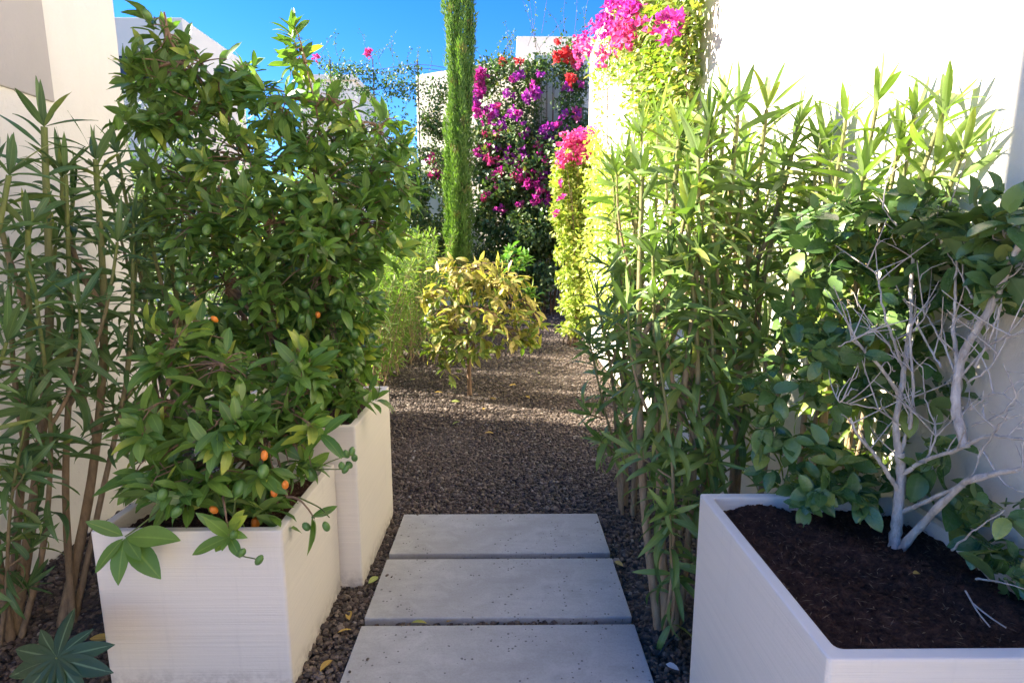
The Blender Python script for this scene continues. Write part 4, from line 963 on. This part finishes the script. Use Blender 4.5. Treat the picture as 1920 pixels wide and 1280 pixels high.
# ------------------------------------------------------------------ garden behind on the left
def shrub(name,label,base,H,R,n,mat,L,W,prof='ellip',cat='bush',group=None,stems=7,trunkr=.03,crown0=.15):
    base=np.asarray(base,float); r=empty(name,base,label,cat,group)
    gt=Geo(); g=Geo()
    for k in range(stems):
        a=RS.rand()*6.28; t=base+np.array([R[0]*.6*math.cos(a),R[1]*.6*math.sin(a),H*(.6+.3*RS.rand())]); tube(gt,bez(base+np.array([.05*math.cos(a),.05*math.sin(a),0]),base+np.array([0,0,H*.4]),t,7),trunkr,trunkr*.3,6,cap=False)
    nb=34; per=n//nb
    for k in range(nb):
        d=rdir(1)[0]; rr=(.35+.65*RS.rand()**.5)
        c=base+np.array([R[0]*d[0]*rr,R[1]*d[1]*rr,H*(crown0+1)/2+H*(1-crown0)/2*d[2]*rr])
        s=.28+.12*RS.rand()
        clump(g,c,(R[0]*s,R[1]*s,H*.15),per,L,W,prof,3,ow=.1,droop=.1)
    part('trunk',gt,M['twig_brown'],r); part('leaves',g,mat,r); return r
shrub('garden_shrub','pale leafy shrub glimpsed between the left house corner and the kumquat top',(-4.1,7.4,0),2.6,(1.0,.9),4200,M['garden_pale'],(.05,.09),.5,group='shrubs in the garden behind the kumquats')
shrub('garden_shrub','dark shrub below the neighbouring white house, behind the kumquat',(-7.0,11,0),4.5,(1.8,1.1),4600,M['garden'],(.08,.13),.5,group='shrubs in the garden behind the kumquats')
shrub('garden_shrub','broad sunlit shrub seen through the middle of the kumquat crown',(-3.6,9.4,0),2.6,(1.3,1.0),4600,M['reed'],(.07,.11),.5,group='shrubs in the garden behind the kumquats')
shrub('garden_shrub','grey green shrub under the climbing vine, right of the kumquat',(-2.9,12.6,0),3.6,(1.2,.8),4200,M['bougain'],(.08,.12),.55,group='shrubs in the garden behind the kumquats')
shrub('garden_shrub','mid green shrub behind the top of the tall kumquat',(-4.9,12.4,0),4.4,(1.6,.9),4200,M['garden'],(.08,.12),.55,group='shrubs in the garden behind the kumquats')
shrub('garden_shrub','dark green shrub at the far house corner just left of the cypress',(-2.25,13.2,0),3.6,(.75,.6),3600,M['bougain'],(.08,.12),.55,group='shrubs in the garden behind the kumquats')
for k,(x,y,h,lab) in enumerate(((-1.75,4.6,1.5,'narrow leaved bush just behind the taller left planter, first of its row'),(-1.6,6.3,1.5,'narrow leaved bush between the kumquat and the lemon tree, with gravel before it'),(-1.6,7.5,1.6,'narrow leaved bush in the middle of the row along the left path edge'),(-1.6,8.8,1.7,'narrow leaved bush directly left of the cypress foot in the row'),(-1.65,10.2,1.8,'last narrow leaved bush of the row, deepest along the left path edge'))):
    r=empty('narrow_leaved_bush',(x,y,0),lab,'bush','narrow leaved bushes along the left path edge')
    gs=Geo(); gl=Geo()
    for j in range(84):
        a=np.array([x+.18*RS.randn(),y+.28*RS.randn(),0]); t=a+np.array([.20*RS.randn()+.05,.22*RS.randn(),h*(.55+.45*RS.rand())]); p=catmull([a,(a+t)/2+.04*RS.randn(3),t],6)
        tube(gs,p,.007,.003,5,cap=False); stem_leaves(gl,p,.12,.05,(.10,.16),(.10,.14),tipn=6)
    part('stems',gs,M['bark_ole'],r); part('leaves',gl,M['reed'],r)

# low stone edging at the end of the path
for k,(px,py,s,lab) in enumerate(((1003,556,.30,'left brown boulder below the dark climber at the path end'),(1040,552,.36,'right brown boulder beside the yellow green bougainvillea foot'),(960,560,.28,'brown boulder half hidden behind the lemon tree'))):
    p=G(px,py+16,0); g=Geo(); n,m=14,9; v=[]
    for i in range(m+1):
        for q in range(n):
            a=PI*i/m; b=2*PI*q/n; rr=s*(1+.16*math.sin(3*b+k)+.12*math.sin(5*a+2*b+k*2))
            v.append((p[0]+1.3*rr*math.sin(a)*math.cos(b),p[1]+rr*math.sin(a)*math.sin(b),.12-.8*rr*math.cos(a)))
    g.add(v,[(i*n+q,i*n+(q+1)%n,(i+1)*n+(q+1)%n,(i+1)*n+q) for i in range(m) for q in range(n)])
    tag(obj('boulder',g,M['stone'],at=p),lab,'boulder','boulders at the end of the path')

# ------------------------------------------------------------------ litter
def fleaf(px,py,z,L,rot,mat,lab):
    p=G(px,py,z); g=Geo(); leaves(g,p[None],np.array([[math.cos(rot),math.sin(rot),.15]]),np.array([[.2*RS.randn(),.2*RS.randn(),1.]]),L,L*.42,.5,'ellip',6,.35)
    tag(obj('fallen_leaf',g,mat,at=p),lab,'leaf','fallen leaves on the gravel')
fleaf(770,1166,.03,.065,.1,M['dry_green'],'pale green fallen leaf in the gap before the nearest slab')
fleaf(835,1165,.028,.06,.4,M['dry'],'brown yellow fallen leaf in the same slab gap, right of the pale green one')
fleaf(655,1160,.03,.07,1.9,M['dry'],'yellow curled leaf on gravel beside the short planter, upper of two')
fleaf(632,1184,.03,.06,.5,M['dry'],'yellow leaf on gravel beside the short planter, lower of two')
fleaf(600,1255,.03,.07,1.2,M['dry'],'brown leaf on gravel near the bottom edge beside the short planter')
fleaf(690,1092,.03,.07,1.0,M['dry_green'],'green yellow leaf at the foot of the tall planter corner')
fleaf(172,1192,.04,.09,0.0,M['dry'],'yellow leaf on dark ground left of the short planter')
fleaf(768,712,.03,.09,.5,M['dry_green'],'light green leaf on gravel left of the lemon tree trunk')
fleaf(955,722,.03,.09,.1,M['dry'],'pale curled leaf on gravel right of the lemon tree trunk')
fleaf(1168,1062,.03,.06,2.2,M['dry'],'small brown leaf on gravel right of the middle slab')
for k,(px,py) in enumerate(((846,752),(905,768),(930,748),(862,790),(985,742),(815,735),(1010,700),(925,812))):
    fleaf(px,py,.032,.085,k*1.3,M['dry'] if k%3 else M['dry_green'],('curled yellow leaf below the left side of the lemon crown','yellow leaf on gravel nearest in front of the lemon trunk','yellow leaf just right of the lemon trunk base','pale yellow leaf on gravel well in front of the lemon trunk','yellow leaf under the right edge of the lemon crown','yellow leaf below the far left edge of the lemon crown','yellow leaf on lighter gravel right of the lemon tree','small yellow leaf alone in the middle of the gravel path')[k])
p=G(1248,1246,.035); g=Geo(); leaves(g,p[None],np.array([[.8,-.5,.1]]),np.array([[0,-.2,1.]]),.05,.026,.5,'ovate',4,.3)
tag(obj('pale_chip',g,M['chip'],at=p),'whitish chip lying on gravel at the foot of the right oleander','litter')
g=Geo(); q=catmull([G(1234,1230,.02),P(1262,1195,1.93),P(1292,1160,1.98)],6); tube(g,q,.004,.004,6)
tag(obj('irrigation_hose',g,M['black'],at=q[0]),'thin black irrigation tube leaning at the oleander base','hose')
g=Geo(); z=.752
for pts in ([(1816,1112),(1838,1150),(1862,1180)],[(1830,1136),(1860,1160),(1893,1182)]): tube(g,catmull([G(a,b,z) for a,b in pts],5),.0022,.0014,5)
tag(obj('twig',g,M['bark_white'],at=G(1816,1112,z)),'forked bare white twig lying on the right planter soil','twig')
p=G(1716,1079,.755); g=Geo(); leaves(g,p[None],np.array([[.9,.2,.1]]),np.array([[0,-.2,1.]]),.026,.014,.7,'ellip',5,.4); tag(obj('fallen_leaf',g,M['dry'],at=p),'tiny orange brown leaf on the right planter soil','leaf')

# ------------------------------------------------------------------ light and camera
AZ=math.radians(12.0); EL=math.radians(31.5)
sd=Vector((-math.cos(AZ)*math.cos(EL),math.sin(AZ)*math.cos(EL),math.sin(EL)))
L=bpy.data.lights.new('sun','SUN'); L.energy=5.0; L.angle=math.radians(.53); L.color=(1.0,.91,.77)
lo=bpy.data.objects.new('sun',L); COL.objects.link(lo); lo.rotation_euler=sd.to_track_quat('Z','Y').to_euler()
w=bpy.data.worlds.new('World'); sc.world=w; w.use_nodes=True
nt=w.node_tree; nt.nodes.clear(); b=NB(nt)
sky=b.n('ShaderNodeTexSky'); sky.sky_type='NISHITA'; sky.sun_disc=False; sky.sun_elevation=EL
sky.sun_rotation=math.atan2(sd.x,sd.y); sky.air_density=1.0; sky.dust_density=0.0; sky.ozone_density=5.0; sky.altitude=1200
bg=b.n('ShaderNodeBackground'); bg.inputs['Strength'].default_value=0.069
hs=b.n('ShaderNodeHueSaturation'); hs.inputs['Saturation'].default_value=1.28; hs.inputs['Hue'].default_value=0.514; b.l(sky.outputs[0],hs.inputs['Color']); b.l(hs.outputs[0],bg.inputs['Color'])
ow=b.n('ShaderNodeOutputWorld'); b.l(bg.outputs[0],ow.inputs[0])
cam=bpy.data.cameras.new('camera'); co=bpy.data.objects.new('camera',cam); COL.objects.link(co)
cam.sensor_width=36; cam.lens=36*F/1920; cam.clip_start=.02; cam.clip_end=2000
co.location=(0,0,CAMZ); co.rotation_euler=(math.radians(90)-PITCH,0,-math.atan(10/F))
sc.camera=co
sc.view_settings.view_transform='Standard'; sc.view_settings.look='None'; sc.view_settings.gamma=1.0; sc.view_settings.exposure=2.53
sc.cycles.max_bounces=10; sc.cycles.diffuse_bounces=6; sc.cycles.transmission_bounces=6; sc.cycles.transparent_max_bounces=8
sc.cycles.use_denoising=True
